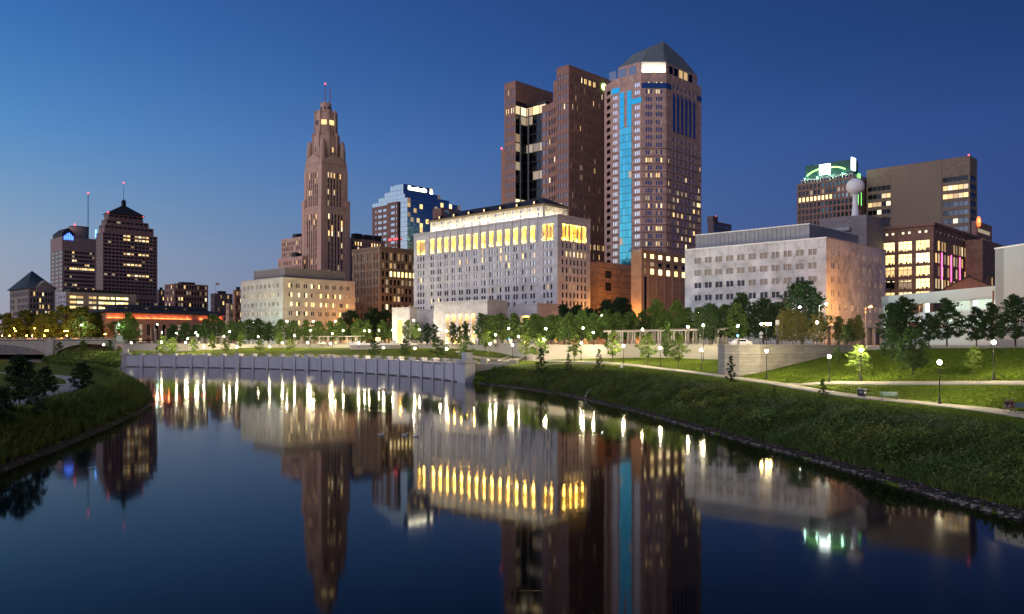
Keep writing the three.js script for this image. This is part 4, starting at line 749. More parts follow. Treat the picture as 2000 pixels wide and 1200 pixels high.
  c.wall(c.face('L'), 6, 0, H3, [], [], W, 0.3, () => null); c.wall(c.face('R'), 40, 0, H3, even(14, 1, 39, 0.6), Array.from({ length: 5 }, (_, k) => [3 + k * 5, 6.4 + k * 5]), W, 0.3, () => (rnd() < 0.35 ? pick(LIT) : M.glassblue)); c.shell(0, 40, 0, -6, 0, H3, W);
  const m = c.one('neon_tube', cyl(0.22, 0.22, 8.5, 0, 0, 0, 8), neon); m.position.set(7.5, 14, 0.5); c.done();
}
seed(83);
{ // ---- grey roof house with the ball tower, tan slab tower, green-signed tower and their neighbours
  const b = new Building('grey_plant_house', 'plain grey plant building behind the marble office, the ball tower on it', 1693, 300), H = b.Y(419);
  b.wall(b.face('L'), b.L(1600), 0, H, [], [], WALL.grey, 0.3, () => null); b.wall(b.face('R'), b.R(1738), 0, H, [], [], WALL.grey, 0.3, () => null); b.shell(0, b.R(1738), 0, -b.L(1600), 0, H, WALL.grey); b.one('roof_duct', new RoundedBoxGeometry(1.2, 1.6, 7, 2, 0.3).translate(-0.9, H - 4.6, -9), M.metal); b.done();
  const d = 312, t = thing('ball_tower', 'white ball-topped water tower standing on the grey plant building', 'water tower', [X(1671, d), b.Y(416) + STREET, -d]);
  const s = d / FOC, h = (416 - 355) * s;
  part('stem', new THREE.LatheGeometry([[7.5, -1], [6.6, 0.15 * h], [5.2, 0.32 * h], [4.6, 0.6 * h], [4.8, 0.8 * h], [7.5, 0.93 * h]].map(([x, y]) => new THREE.Vector2(x * s * 1.05, y)), 24), M.white, t);
  part('tank', new THREE.SphereGeometry(17 * s, 32, 20).scale(1, 0.95, 1).translate(0, h, 0), M.white, t);
  const n = new Building('tan_slab_tower', 'tan slab tower with a blank brick middle and banded window bays', 1895, 600, 'tower'), W = WALL.tan, L = n.L(1693), R = n.R(1909), HT = n.Y(304), st = 16.6 / FOC * 600, k0 = 22;
  const rows = Array.from({ length: k0 }, (_, k) => [HT - 11 - (k + 1) * st, HT - 11 - (k + 1) * st + st * 0.55]).filter((q) => q[0] > 1).reverse(), nn = rows.length;
  const a1 = n.L(1842), a2 = n.L(1740);
  const band = (a, q) => even(Math.round((q - a) / 3.4), a, q, 0.94);
  n.wall(n.face('L'), L, 0, HT, [...band(1, a1), ...band(a2, L - 1)], rows, W, 0.5, (i, j) => { const k = nn - 1 - j; return i < 8 ? ([1, 2, 7, 8, 9].includes(k) && rnd() < 0.75 ? pick(LIT) : k === 0 ? M.glassdark : rnd() < 0.1 ? pick(LIT) : M.glass) : [1, 2].includes(k) && rnd() < 0.5 ? pick(LIT) : rnd() < 0.06 ? pick(LIT) : M.glassdark; });
  n.wall(n.face('R'), R, 0, HT, [[1.5, R - 1.5]], rows, W, 0.5, () => (rnd() < 0.2 ? pick(DIM) : M.glassdark)); n.shell(0, R, 0, -L, 0, HT, W);
  n.one('brick_panel', bx(0.5, HT - 2, a2 - a1 - 2, -0.1, HT / 2, -(a1 + a2) / 2), W); beacon(n, 1, HT + 0.7, -1, 0.6); n.done();
  const g = new Building('green_sign_tower', 'orange granite tower topped by a green panel with a white glowing sign', 1668, 640, 'tower'), W5 = WALL.fifth, LG = g.L(1557), RG = g.R(1716), HG = g.Y(345), s5 = 11.2 / FOC * 640 * 1.12;
  const teal = coated(0.07, 0.13, 0.155, 0.14), r5 = Array.from({ length: 24 }, (_, k) => [HG - (k + 1) * s5, HG - (k + 1) * s5 + s5 * 0.68]).filter((q) => q[0] > 2).reverse(), m5 = r5.length;
  g.wall(g.face('L'), LG, 0, HG, even(14, 0.8, LG - 0.8, 0.62), r5, W5, 0.6, (i, j) => { const k = m5 - 1 - j; return k === 2 ? (i > 4 ? pick(HOT) : M.glassblue) : k === 1 && rnd() < 0.4 ? pick(DIM) : i > 7 ? M.glassdark : teal; });
  g.wall(g.face('R'), RG, 0, HG, even(7, 0.6, RG - 0.6, 0.5), r5, W5, 0.6, (i, j) => (rnd() < 0.06 ? pick(LIT) : M.glassdark)); g.shell(0, RG, 0, -LG, 0, HG, W5);
  const x0 = 2, z0 = -3, L6 = LG * 0.80, yS = g.Y(337), yT = g.Y(309);
  g.box(1, RG - 1, -1, -LG * 0.94, HG - 0.2, yS, stone(0.35, 0.33, 0.3, 6), 'attic');
  for (let k = 0; k < 16; k++) { const m = g.one('attic_window', bx(0.3, 1.9, 1.3), M.glassdark); m.position.set(0.95, HG + 1.3, -3 - k * (LG * 0.88) / 16); }
  const panel = mat(0.012, 0.06, 0.045, { roughness: 0.4 }), sgn = g.one('sign_panel', bx(14, yT - yS, L6, x0 + 7, (yS + yT) / 2, z0 - L6 / 2), panel);
  const lit = glow(8, 9, 8.5), arcM = glow(1.1, 4.2, 0.5);
  const mid = z0 - L6 * 0.56; part('sign_shield', new RoundedBoxGeometry(0.6, 8.0, 8.6, 3, 1.6).translate(x0 - 0.5, (yS + yT) / 2 + 0.5, mid), lit, sgn);
  for (const sd of [-1, 1]) { const cv = new THREE.QuadraticBezierCurve3(new V3(x0 - 0.4, (yS + yT) / 2 + 1.4, mid + sd * 4.4), new V3(x0 - 0.4, (yS + yT) / 2 + (sd > 0 ? 1.6 : 0.3), mid + sd * 11), new V3(x0 - 0.4, (yS + yT) / 2 - 2.8 + (sd > 0 ? 1.2 : 0), mid + sd * (sd > 0 ? 16 : 14.5))); part('sign_arc', new THREE.TubeGeometry(cv, 20, 0.55, 6), arcM, sgn); }
  const s2 = g.one('sign_shield', new RoundedBoxGeometry(7.6, 9.6, 0.6, 3, 1.5), lit); s2.position.set(x0 + 3.6, (yS + yT) / 2 + 2.2, z0 + 0.5);
  for (let k = 0; k < 4; k++) { const l = new THREE.PointLight(C(0.55, 1, 0.72), 170, 0, 2); l.position.set(-1.8, yS + 0.6, -8 - k * 10); l.shadow.radius = 15; l.castShadow = true; const mm = g.one('flood_lamp', bx(0.4, 0.3, 1.4, -1.8, yS + 0.3, -8 - k * 10), glow(2, 4, 2.6)); g.g.add(l); }
  const gl = glow(0.5, 1.9, 0.35); for (let k = 0; k < 2; k++) g.one('green_neon', bx(0.4, 11, 0.3, 8 + k * 6, HG - 15, 0.3), gl); g.one('flood_lamp', bx(5, 3.4, 0.3, 10, HG + 2, 0.2), gl);
  g.done();
  const q = new Building('small_sign_tower', 'small brown tower with a round red neon sign', 1908, 540, 'tower'), HQ = q.Y(431), rq = Array.from({ length: 10 }, (_, k) => [HQ - 7 - k * 6, HQ - 4.4 - k * 6]).reverse();
  q.wall(q.face('L'), 3, 0, HQ, [], [], WALL.brown, 0.3, () => null); q.wall(q.face('R'), q.R(1938), 0, HQ, [[3, q.R(1938) - 4]], rq, WALL.brown, 0.4, () => (rnd() < 0.3 ? pick(DIM) : M.glassblue)); q.shell(0, q.R(1938), 0, -3, 0, HQ, WALL.brown);
  const ring = q.one('neon_ring', new THREE.TorusGeometry(2.9, 0.5, 8, 30), glow(4, 0.45, 0.06)); ring.position.set(2.2, HQ - 0.5, 0.7); const sw = part('neon_stroke', new THREE.TubeGeometry(new THREE.CatmullRomCurve3([new V3(-1.5, -0.6, 0), new V3(0.2, -0.3, 0), new V3(1.3, 0.9, 0), new V3(0, 1.5, 0)]), 14, 0.4, 6), glow(3.6, 1.5, 0.2), ring); q.done();
  const w = new Building('distant_office', 'small distant office top with a red beacon behind the pink granite tower', 1394, 760), HW = w.Y(432); w.wall(w.face('L'), 6, 0, HW, [], [], WALL.plum, 0.3, () => null); w.wall(w.face('R'), w.R(1429), 0, HW, even(7, 1, w.R(1429) - 1, 0.7), Array.from({ length: 6 }, (_, k) => [HW - 5 - k * 4.6, HW - 2.6 - k * 4.6]).reverse(), WALL.plum, 0.3, (i, j) => (j === 3 || j === 2 ? LIT[3] : M.glassblue)); w.shell(0, w.R(1429), 0, -6, 0, HW, WALL.plum); w.one('roof_plant', bx(9, 5, 6, 5, HW + 2.5, -4), WALL.plum); beacon(w, 9, HW + 5.5, -3, 0.5); w.done();
}
seed(89);
{ // ---- parking garage and gabled house by the right-hand street
  const dir = Math.atan2(0.988, -0.153), d1 = 172, x1 = X(1947, d1), t = thing('parking_garage', 'pale panelled parking garage with a brightly lit open deck', 'building', [x1, STREET - 0.05, -d1], 0), W = WALL.garage;
  const ux = -0.153, uz = -0.988, ln = (g) => g.rotateY(Math.atan2(-uz, ux));   // local x runs away from the camera along the front
  const H = Yat(558, d1) - STREET, LN = 40, seg = (name, u0, u1, y0, y1, dep, m, out = 0) => part(name, ln(bx(u1 - u0, y1 - y0, dep, (u0 + u1) / 2, (y0 + y1) / 2, dep / 2 - out)), m, t);
  // in local axes +z after the turn points to the building's far side
  const back = (g) => g; 
  seg('roof_slab', 0, LN, H - 0.5, H, 16, W, -0.5); seg('parapet', 0, LN, H - 2.6, H + 0.02, 0.4, W, 0); seg('deck', 0, LN, H - 6.4, H - 5.2, 16, W, -0.5); seg('deck_parapet', 0, LN, H - 6.2, H - 4.6, 0.35, W, 0);
  seg('lower_wall', 0, LN, 0, H - 8.4, 0.4, W); seg('back_wall', 0, LN, 0, H, 0.5, W, -16.5);
  for (let k = 0; k <= 5; k++) seg('pier', LN * k / 5 - 0.4, LN * k / 5 + 0.4, 0, H - 0.55, 1.2, W, -0.45);
  for (let k = 0; k < 5; k++) for (const y of [H - 3.0, H - 7.0]) { const g = ln(bx(1.4, 0.12, 0.3, LN * (k + 0.5) / 5, y, 4)), m = part('deck_lamp', g, glow(7, 7.6, 6.2), t); const c = new V3(); g.computeBoundingBox(); g.boundingBox.getCenter(c); const l = new THREE.PointLight(C(0.93, 1, 0.82), 260, 0, 2); l.position.set(c.x, c.y - 0.25, c.z); l.shadow.radius = 8; l.castShadow = true; t.add(l); }
  const tall = thing('stair_tower_block', 'tall blank pale panelled block at the end of the parking garage', 'building', [x1, STREET - 0.05, -d1], 0), HT = Yat(487, d1) - STREET;
  part('wall', ln(bx(34, HT, 20, -17.1, HT / 2, 9.6)), W, tall); part('coping', ln(bx(34.2, 0.3, 20.2, -17.1, HT + 0.15, 9.6)), M.white, tall); part('downpipe', ln(bx(0.25, HT * 0.55, 0.25, 0.3, HT * 0.3, -0.55)), WALL.oldbrick, tall);
  const d = 262, gx = X(1893, d), gh = thing('gabled_house', 'brown brick gable with dark roof behind the parking garage', 'house', [gx, STREET, -d], TURN - 1.2), w = 13, e = Yat(562, d) - STREET, r = Yat(541, d) - STREET;
  part('wall', new THREE.ExtrudeGeometry(new THREE.Shape([[-w / 2, 0], [w / 2, 0], [w / 2, e], [0, r], [-w / 2, e]].map((p) => new THREE.Vector2(...p))), { depth: 18, bevelEnabled: false }).translate(0, 0, -18), WALL.oldbrick, gh);
  for (const s of [-1, 1]) part('roof_slope', bx(Math.hypot(w / 2, r - e) + 0.8, 0.25, 18.8).rotateZ(-s * Math.atan2(r - e, w / 2)).translate(s * w / 4, (e + r) / 2 + 0.2, -9), M.roofdark, gh);
}
seed(97);
{ // ---- the towers downstream of the bridge
  const b = new Building('pyramid_top_tower', 'brown stepped tower with a dark pyramid roof and lantern spire', 200, 800, 'tower'), W = WALL.green;
  const tier = (x0, z0, L, R, v0, v1, nl, nr, busy) => {
    const st = 7.1 / FOC * 800 * 1.0, n = Math.floor((v1 - v0 - 1) / st), rows = Array.from({ length: n }, (_, k) => [v1 - 1.2 - (k + 1) * st + st * 0.5, v1 - 1.2 - k * st]).reverse();
    b.wall(b.face('L', x0, z0), L, v0, v1, even(nl, 1, L - 1, 0.8), rows, W, 0.5, () => M.glassbright);
    b.wall(b.face('R', x0, z0), R, v0, v1, even(nr, 1, R - 1, 0.8), rows, W, 0.5, (i, j) => (busy && [n - 1, n - 2, n - 6, n - 9, n - 12].includes(j) && i > nr * 0.3 && i < nr * 0.8 && rnd() < 0.75 ? pick(LIT) : rnd() < 0.04 ? pick(DIM) : M.glassdark));
    b.shell(x0, x0 + R, z0, z0 - L, v0, v1, W);
  };
  const L = b.L(187), R = b.R(307), Hs = [453, 437, 426, 413].map((y) => b.Y(y));
  tier(0, 0, L, R, b.Y(580), Hs[0], 3, 14, true);
  tier(2.5, -2.5, L - 3, R * 0.90, Hs[0], Hs[1], 3, 11, false); tier(5, -5, L - 5, R * 0.78, Hs[1], Hs[2], 2, 9, false); tier(8, -8, L - 6, R * 0.64, Hs[2], Hs[3], 2, 7, false);
  tier(-1, 1, L + 1, R + 2, 0, b.Y(580), 3, 14, false);
  const cx = 8 + R * 0.32, cz = -8 - (L - 6) / 2, rw = R * 0.33, rd = L / 2 + 1, yr = b.Y(391);
  b.one('pyramid_roof', new THREE.CylinderGeometry(1.6, Math.SQRT2, 1, 4).rotateY(Math.PI / 4).scale(rw, yr - Hs[3], Math.max(rd, rw * 0.8)).translate(cx, (yr + Hs[3]) / 2, cz), M.roofdark).geometry.scale(1, 1, 1);
  { const g = new THREE.BufferGeometry(), y0 = Hs[3] + 0.1, q = [[cx - rw, cz - rd], [cx + rw, cz - rd], [cx + rw, cz + rd], [cx - rw, cz + rd]], T = []; for (let i = 0; i < 4; i++) { const [a, c] = [q[i], q[(i + 1) % 4]]; T.push([a[0], y0, a[1]], [c[0], y0, c[1]], [cx, yr, cz]); } g.setAttribute('position', new THREE.Float32BufferAttribute(T.flat(), 3)); g.setAttribute('uv', new THREE.Float32BufferAttribute(T.flatMap((p) => [p[0], p[1]]), 2)); g.computeVertexNormals(); b.g.children.find((m) => m.name === 'pyramid_roof').geometry = g; }
  b.one('lantern', merge([bx(3.4, 5, 3.4, cx, yr + 0.5, cz), new THREE.ConeGeometry(2.7, 2.6, 4).rotateY(Math.PI / 4).translate(cx, yr + 4.3, cz)]), M.roofdark); b.one('spire', rod([cx, yr + 5, cz], [cx, b.Y(347), cz], 0.25, 0.1), M.iron);
  beacon(b, cx, b.Y(346.5), cz, 0.7); beacon(b, 8, Hs[3] + 0.8, -8, 0.7); beacon(b, 8 + R * 0.64, Hs[3] + 0.8, -8, 0.7); b.done();

  const c = new Building('gabled_glass_tower', 'brown stepped tower with a blue lit arched glass gable and round plant drum', 121, 860, 'tower'), W2 = WALL.tower2, L2 = c.L(98), R2 = c.R(188), H2 = c.Y(462);
  const n2 = 26, s2 = (H2 - 2) / n2, rows2 = Array.from({ length: n2 - 3 }, (_, k) => [2 + k * s2, 2 + k * s2 + s2 * 0.5]);
  c.wall(c.face('L'), L2, 0, H2, even(3, 0.5, L2 - 0.5, 0.95), rows2, W2, 0.4, () => M.glassbright);
  c.wall(c.face('R'), R2, 0, H2, even(12, 2, R2 - 2, 0.86), rows2, W2, 0.5, (i, j) => (j === 18 && i > 1 ? pick(LIT) : rnd() < 0.05 ? pick(LIT) : rnd() < 0.08 ? pick(DIM) : M.glassdark));
  c.shell(0, R2, 0, -L2, 0, H2, W2);
  const rf = new THREE.ExtrudeGeometry(new THREE.Shape([[0, 0], [R2 * 0.36, 0], [R2 * 0.36, 4], [R2 * 0.18, 9.5], [0, 4]].map((p) => new THREE.Vector2(...p))), { depth: L2 * 0.8, bevelEnabled: false }).translate(0, H2, -L2 * 0.8); c.one('gable_roof', rf, M.roofdark);
  const bl = glow(0.25, 0.75, 4.2); for (let k = 0; k < 6; k++) { const h = 7.8 - Math.abs(k - 2.6) * 1.5; c.one('blue_lit_pane', bx(0.85, h, 0.4, 2 + k * (R2 * 0.36 - 4) / 5, H2 - 3 + h / 2, 0.3), bl); }
  c.one('plant_drum', new THREE.CylinderGeometry(R2 * 0.28, R2 * 0.28, 17, 24).translate(R2 * 0.7, H2 + 5, -L2 * 0.6), W2); c.one('drum_cap', new THREE.CylinderGeometry(R2 * 0.285, R2 * 0.285, 0.8, 24).translate(R2 * 0.7, H2 + 13.6, -L2 * 0.6), M.roofflat);
  beacon(c, R2 * 0.5, H2 + 15, -L2 * 0.4, 0.9);
  const mq = []; for (const [a, e] of [[-1, -1], [1, -1], [0, 1]]) mq.push(rod([R2 * 0.9 + a * 0.6, H2 + 8, -L2 * 0.4 + e * 0.6], [R2 * 0.9 + a * 0.4, c.Y(368), -L2 * 0.4 + e * 0.4], 0.14, 0.1, 5)); for (let y = H2 + 8; y < c.Y(368); y += 1.6) mq.push(bx(1.2, 0.14, 1.2, R2 * 0.9, y, -L2 * 0.4)); c.one('antenna_mast', merge(mq), M.iron); beacon(c, R2 * 0.9, c.Y(366.5), -L2 * 0.4, 0.9);
  c.one('blue_lit_pane', bx(1.4, 8, 0.4, R2 * 0.98, H2 + 6, 0.3), glow(0.6, 2.2, 6)); c.done();

  const p = new Building('pyramid_roof_hall', 'stone hall with a green slate pyramid roof and gabled bay', 55, 640), Wp = WALL.pyramid, Rp = p.R(106), Lp = 46, Hp = p.Y(563);
  const hallRows = Array.from({ length: 8 }, (_, k) => [Hp - 5.6 - (7 - k) * 4.9, Hp - 2.6 - (7 - k) * 4.9]);
  p.wall(p.face('L', 0, 0), Lp, 0, Hp, even(14, 1, Lp - 1, 0.5), hallRows, Wp, 0.4, (i, j) => (i > 2 && i < 5 && j < 5 ? LIT[0] : rnd() < 0.08 ? pick(LIT) : M.glassdark));
  p.wall(p.face('R', 0, 0), Rp, 0, Hp, even(8, 1, Rp - 1, 0.5), hallRows, Wp, 0.4, (i, j) => (rnd() < 0.25 ? pick(LIT) : M.glassdark));
  p.shell(0, Rp, 0, -Lp, 0, Hp, Wp); const slate = mat(0.07, 0.095, 0.095, { map: again(stoneTex, 4) });
  p.one('pyramid_roof', new THREE.ConeGeometry(Math.SQRT1_2, 1, 4).rotateY(Math.PI / 4).scale(Rp + 4, p.Y(524) - Hp, Lp + 2).translate(Rp / 2, (p.Y(524) + Hp) / 2, -Lp / 2), slate); p.one('gable_bay', new THREE.ExtrudeGeometry(new THREE.Shape([[-6, 0], [6, 0], [6, 4], [0, 9.5], [-6, 4]].map((q) => new THREE.Vector2(...q))), { depth: 12, bevelEnabled: false }).translate(Rp - 7, Hp - 3, -10.5), Wp); p.done();

  const w = new Building('lit_office', 'low pale office with three brightly lit window bands', 128, 600), Ww = WALL.cream, Rw = w.R(266), Lw = w.L(111), Hw = w.Y(570), rw3 = [580, 590, 600].map((y) => [w.Y(y + 2.2), w.Y(y - 2.6)]).reverse();
  w.wall(w.face('L'), Lw, 0, Hw, even(3, 1, Lw - 1, 0.4), rw3, stone(0.42, 0.42, 0.44, 10), 0.4, () => M.glass); w.wall(w.face('R'), Rw, 0, Hw, [...even(2, 2.5, 12, 0.92), ...even(2, 15.5, 21, 0.9), ...even(9, 22.5, Rw - 16, 0.95), ...even(3, Rw - 15, Rw - 6, 0.95)], rw3, Ww, 0.4, (i, j) => (i > 3 && rnd() < 0.8 ? pick(HOT) : rnd() < 0.7 ? pick(LIT) : pick(DIM)));
  w.shell(0, Rw, 0, -Lw, 0, Hw, Ww); w.one('penthouse', bx(Rw * 0.75, w.Y(563) - Hw, Lw * 0.7, Rw * 0.45, (w.Y(563) + Hw) / 2, -Lw * 0.5), M.roofdark); w.done();

  const h = new Building('town_hall', 'low stone hall with red lit eaves under a broad dark hipped roof', 206, 566), Wh = stone(0.36, 0.24, 0.17, 14), Rh = h.R(438), Lh = 40, Hh = h.Y(622);
  const y1 = h.Y(610);
  h.wall(h.face('L'), Lh, 0, Hh, even(6, 3, Lh - 3, 0.4), [[6, 12]], Wh, 0.6, () => M.glassdark);
  h.wall(h.face('R'), Rh, 0, Hh, even(14, 4, Rh - 4, 0.42), [[2, 4.4], [6.4, h.Y(633)]], Wh, 0.6, (i, j) => (rnd() < 0.12 ? pick(LIT) : rnd() < 0.3 ? pick(DIM) : M.glassdark));
  h.shell(0, Rh, 0, -Lh, 0, y1, Wh); const fr = stone(0.42, 0.28, 0.2, 10); h.box(0.6, Rh, -0.6, -Lh, Hh - 0.2, y1, fr, 'frieze');
  const redtube = glow(5, 1.15, 0.22); for (const [a, q] of [[0, 0.36], [0.365, 0.7], [0.77, 0.98]]) { h.one('red_neon', bx(Rh * (q - a) - 0.4, 0.3, 0.3, Rh * (a + q) / 2, Hh + 0.5, 0.1), redtube); for (let k = 0; k < 6; k++) { const l = new THREE.PointLight(C(1, 0.16, 0.06), 40, 0, 2); l.position.set(Rh * (a + (q - a) * (k + 0.5) / 6), Hh + 0.9, 0.3); l.shadow.radius = 10; l.castShadow = true; h.g.add(l); } }
  h.one('eave', bx(Rh + 5, 0.7, Lh + 5, Rh / 2, y1 + 0.35, -Lh / 2), M.roofdark);
  { const roof = (x0, x1, z0, z1, ya, yb, ix, iz) => { const e = [[x0, ya, z0], [x1, ya, z0], [x1, ya, z1], [x0, ya, z1]], t = [[x0 + ix, yb, z0 - iz], [x1 - ix, yb, z0 - iz], [x1 - ix, yb, z1 + iz], [x0 + ix, yb, z1 + iz]], T = []; for (let i = 0; i < 4; i++) { const j = (i + 1) % 4; T.push(e[i], e[j], t[j], e[i], t[j], t[i]); } T.push(t[0], t[1], t[2], t[0], t[2], t[3]); const g = new THREE.BufferGeometry(); g.setAttribute('position', new THREE.Float32BufferAttribute(T.flat(), 3)); g.setAttribute('uv', new THREE.Float32BufferAttribute(T.flatMap((q) => [q[0], q[1] + q[2]]), 2)); g.computeVertexNormals(); return g; };
    h.one('roof', roof(-2, Rh + 2, 2, -Lh - 2, y1 + 0.7, y1 + 3.4, 12, 10), M.roofdark); h.box(11, Rh - 11, -9, -Lh + 9, y1 + 3, h.Y(597), stone(0.12, 0.1, 0.1, 6), 'attic'); h.one('upper_roof', roof(9, Rh - 9, -7, -Lh + 7, h.Y(597), h.Y(592), 5, 5), M.roofdark); for (let k = 0; k < 12; k++) h.one('attic_window', bx(1.4, 1.2, 0.2, 17 + k * (Rh - 34) / 11, h.Y(600), -8.95), k % 3 ? M.glassdark : DIM[0]); }
  for (let k = 0; k < 4; k++) h.one('column', cyl(0.7, 0.8, 11, 30 + k * 3.4, 0, 1.4, 10), M.concrete);
  h.one('flagpole', rod([26, 0, 6], [26, h.Y(597), 6], 0.12, 0.06), M.metal);
  h.done();

  const small = (name, label, px, d, lpx, rpx, yt, W, cols, rowh, prob, dark = M.glassdark) => { const s = new Building(name, label, px, d), L = s.L(lpx), R = s.R(rpx), H = s.Y(yt), n = Math.max(1, Math.floor((H - 3) / rowh)), rows = Array.from({ length: n }, (_, k) => [H - 1.2 - (k + 1) * rowh + rowh * 0.45, H - 1.2 - k * rowh]).reverse(); s.wall(s.face('L'), L, 0, H, even(Math.max(1, Math.round(L / 3.5)), 0.8, L - 0.8, 0.5), rows, W, 0.4, () => (rnd() < prob ? pick(LIT) : dark)); s.wall(s.face('R'), R, 0, H, even(cols, 0.8, R - 0.8, 0.62), rows, W, 0.4, () => (rnd() < prob ? pick(LIT) : rnd() < 0.2 ? pick(DIM) : dark)); s.shell(0, R, 0, -L, 0, H, W); s.one('roof_plant', bx(R * 0.4, 2.2, L * 0.4, R * 0.5, H + 1, -L * 0.5), M.roofdark); s.done(); return s; };
  small('office_block', 'brown brick office block with scattered lit windows left of the small flagpole', 340, 700, 321, 406, 554, WALL.brown, 12, 5, 0.22);
  small('office_block', 'plum brick office block behind the flagpole with teal attic', 418, 660, 411, 454, 573, WALL.plum, 7, 5, 0.08, M.glassblue);
  small('office_block', 'grey low office block peeping between the pyramid tower and brown block', 309, 720, 306, 322, 566, WALL.plum, 3, 5, 0.2, M.glass);
  small('apartment_house', 'narrow cream apartment house beside the cream civic block', 446, 600, 441, 458, 593, WALL.cream, 3, 5.5, 0.12);
  small('apartment_house', 'narrow red brick house with balconies against the cream civic block', 459, 590, 455, 474, 566, WALL.oldbrick, 3, 5, 0.3);
  const fp = thing('flagpole', 'thin flagpole with a flag on the distant roofs', 'flagpole', [X(421, 655), Yat(574, 655), -655]); part('pole', rod([0, -2, 0], [0, 9, 0], 0.14, 0.08), M.metal, fp); part('flag', bx(2.6, 1.5, 0.05, 1.4, 7.6, 0), mat(0.4, 0.12, 0.1), fp);
}
{ // ---- arched bridge
  const d = 524, deck = Yat(664, d), t = thing('arch_bridge', 'pale concrete arched bridge crossing the river below orange lamps', 'bridge'), W = stone(0.42, 0.37, 0.30, 10), dep = 17;
  const x = (px) => X(px, d), xr = x(246), pier = x(105), y0 = -1, spans = [[pier, xr, x(246) - 4]];
  const arch = (xa, xb, ys, crown) => { const s = new THREE.Shape(), n = 24; s.moveTo(xa, deck); s.lineTo(xb, deck); s.lineTo(xb, ys); for (let k = 0; k <= n; k++) { const u = 1 - k / n * 2, v = ys + (crown - ys) * Math.sqrt(Math.max(0, 1 - u * u * 0.98)) ; s.lineTo((xa + xb) / 2 + u * (xb - xa) / 2 * 0.985, k === 0 || k === n ? ys : v); } s.lineTo(xa, ys); return new THREE.ExtrudeGeometry(s, { depth: dep, bevelEnabled: false }).translate(0, 0, -d - dep); };
  const span = 66; part('arch_span', arch(pier, xr - 1, 1.2, deck - 2.6), W, t);
  for (let k = 0; k < 4; k++) part('arch_span', arch(pier - 4 - (k + 1) * span - k * 4, pier - 4 - k * (span + 4), 1.2, deck - 3.0), W, t);
  for (let k = 0; k < 5; k++) part('pier', bx(4.2, deck + 2, dep + 3, pier - 2 - k * (span + 4), deck / 2 - 1, -d - dep / 2), W, t);
  part('cornice', bx(xr - pier + 300, 0.5, 1.0, (xr + pier - 300) / 2, deck + 0.0, -d + 0.3), W, t); part('road_deck', bx(xr - pier + 320, 0.5, dep, (xr + pier - 300) / 2, deck - 0.3, -d - dep / 2), M.asphalt, t);
  for (let k = 0; k < 70; k++) { const xx = xr - 2 - k * 4.6; part('parapet_post', bx(0.6, 1.1, 0.5, xx, deck + 0.75, -d + 0.1), W, t); } part('handrail', bx(xr - pier + 300, 0.16, 0.35, (xr + pier - 300) / 2, deck + 1.35, -d + 0.1), W, t); part('lower_rail', bx(xr - pier + 300, 0.3, 0.3, (xr + pier - 300) / 2, deck + 0.45, -d + 0.1), W, t);
  const ab = thing('bridge_pylon', 'square stone pylon with cap at the end of the arched bridge', 'pillar', [x(246), 0, -d + 6]); part('shaft', bx(4.4, Yat(656, d), 4.4, 0, Yat(656, d) / 2, 0), W, ab); part('cap', bx(5, 0.7, 5, 0, Yat(656, d) + 0.35, 0), W, ab); const ml = part('marker_lamp', bx(2.2, 0.35, 0.45, 0, Yat(656, d) + 0.9, 2.2), glow(3, 1.6, 0.8), ab);
}

// ------------------------------------------------------------------ trees and planting
const leafMat = (r, g, b) => new THREE.MeshPhysicalMaterial({ color: C(r, g, b), roughness: 1, transmission: 0.3, thickness: 0, specularIntensity: 0.2 });
const LEAF = { mid: leafMat(0.075, 0.125, 0.030), deep: leafMat(0.042, 0.078, 0.024), fresh: leafMat(0.12, 0.18, 0.035), dry: leafMat(0.105, 0.098, 0.030), dark: leafMat(0.030, 0.055, 0.022) };
function crown(o) {                                   // leaves in clumps, clumps on boughs, gaps between the boughs
  const P = [], { h0, h1, r, leaf, clumps, per, shape } = o, H = h1 - h0, nb = o.boughs ?? 30, B = [];
  const env = (t) => (shape === 'cone' ? 1.02 - t * 0.95 : shape === 'column' ? Math.pow(Math.sin(Math.PI * (0.10 + 0.86 * t)), 0.7) : Math.pow(Math.sin(Math.PI * (0.16 + 0.80 * Math.pow(t, 0.72))), 0.8));
  for (let k = 0; k < nb; k++) { const t = (k + rr(0.1, 0.9)) / nb, a = k * 2.4 + rr(-0.5, 0.5), e = env(t) * r, q = k % 4 === 0 ? rr(0, 0.35) : rr(0.5, 0.86); B.push([Math.cos(a) * e * q, h0 + H * t, Math.sin(a) * e * q, (o.bough ?? 0.30) * (0.45 * r + 0.55 * e) * rr(0.75, 1.35)]); }
  for (let c = 0; c < clumps; c++) {
    const b = B[c % nb], u0 = rr(-1, 1), a = rnd() * 6.283, w = Math.sqrt(1 - u0 * u0), rad = b[3] * Math.pow(rnd(), 0.4), cx = b[0] + Math.cos(a) * w * rad * 1.15, cy = b[1] + u0 * rad * 0.75, cz = b[2] + Math.sin(a) * w * rad * 1.15, cs = o.clump * rr(0.5, 1.1);
    for (let k = 0; k < per; k++) {
      const px = cx + rr(-1, 1) * cs, py = cy + rr(-0.7, 0.7) * cs, pz = cz + rr(-1, 1) * cs, s = leaf * rr(0.6, 1.25);
      const u = new V3(rr(-1, 1), rr(-0.8, 0.5), rr(-1, 1)).normalize(), v = new V3(rr(-1, 1), rr(-1, 1), rr(-1, 1)).cross(u).normalize(), q = (m, n) => [px + u.x * m * s + v.x * n * s, py + u.y * m * s + v.y * n * s, pz + u.z * m * s + v.z * n * s];
      P.push(...q(-1, 0), ...q(0, -0.55), ...q(1, 0), ...q(-1, 0), ...q(1, 0), ...q(0, 0.55));
    }
  }
  const g = new THREE.BufferGeometry(); g.setAttribute('position', new THREE.Float32BufferAttribute(P, 3)); g.computeVertexNormals(); return g;
}
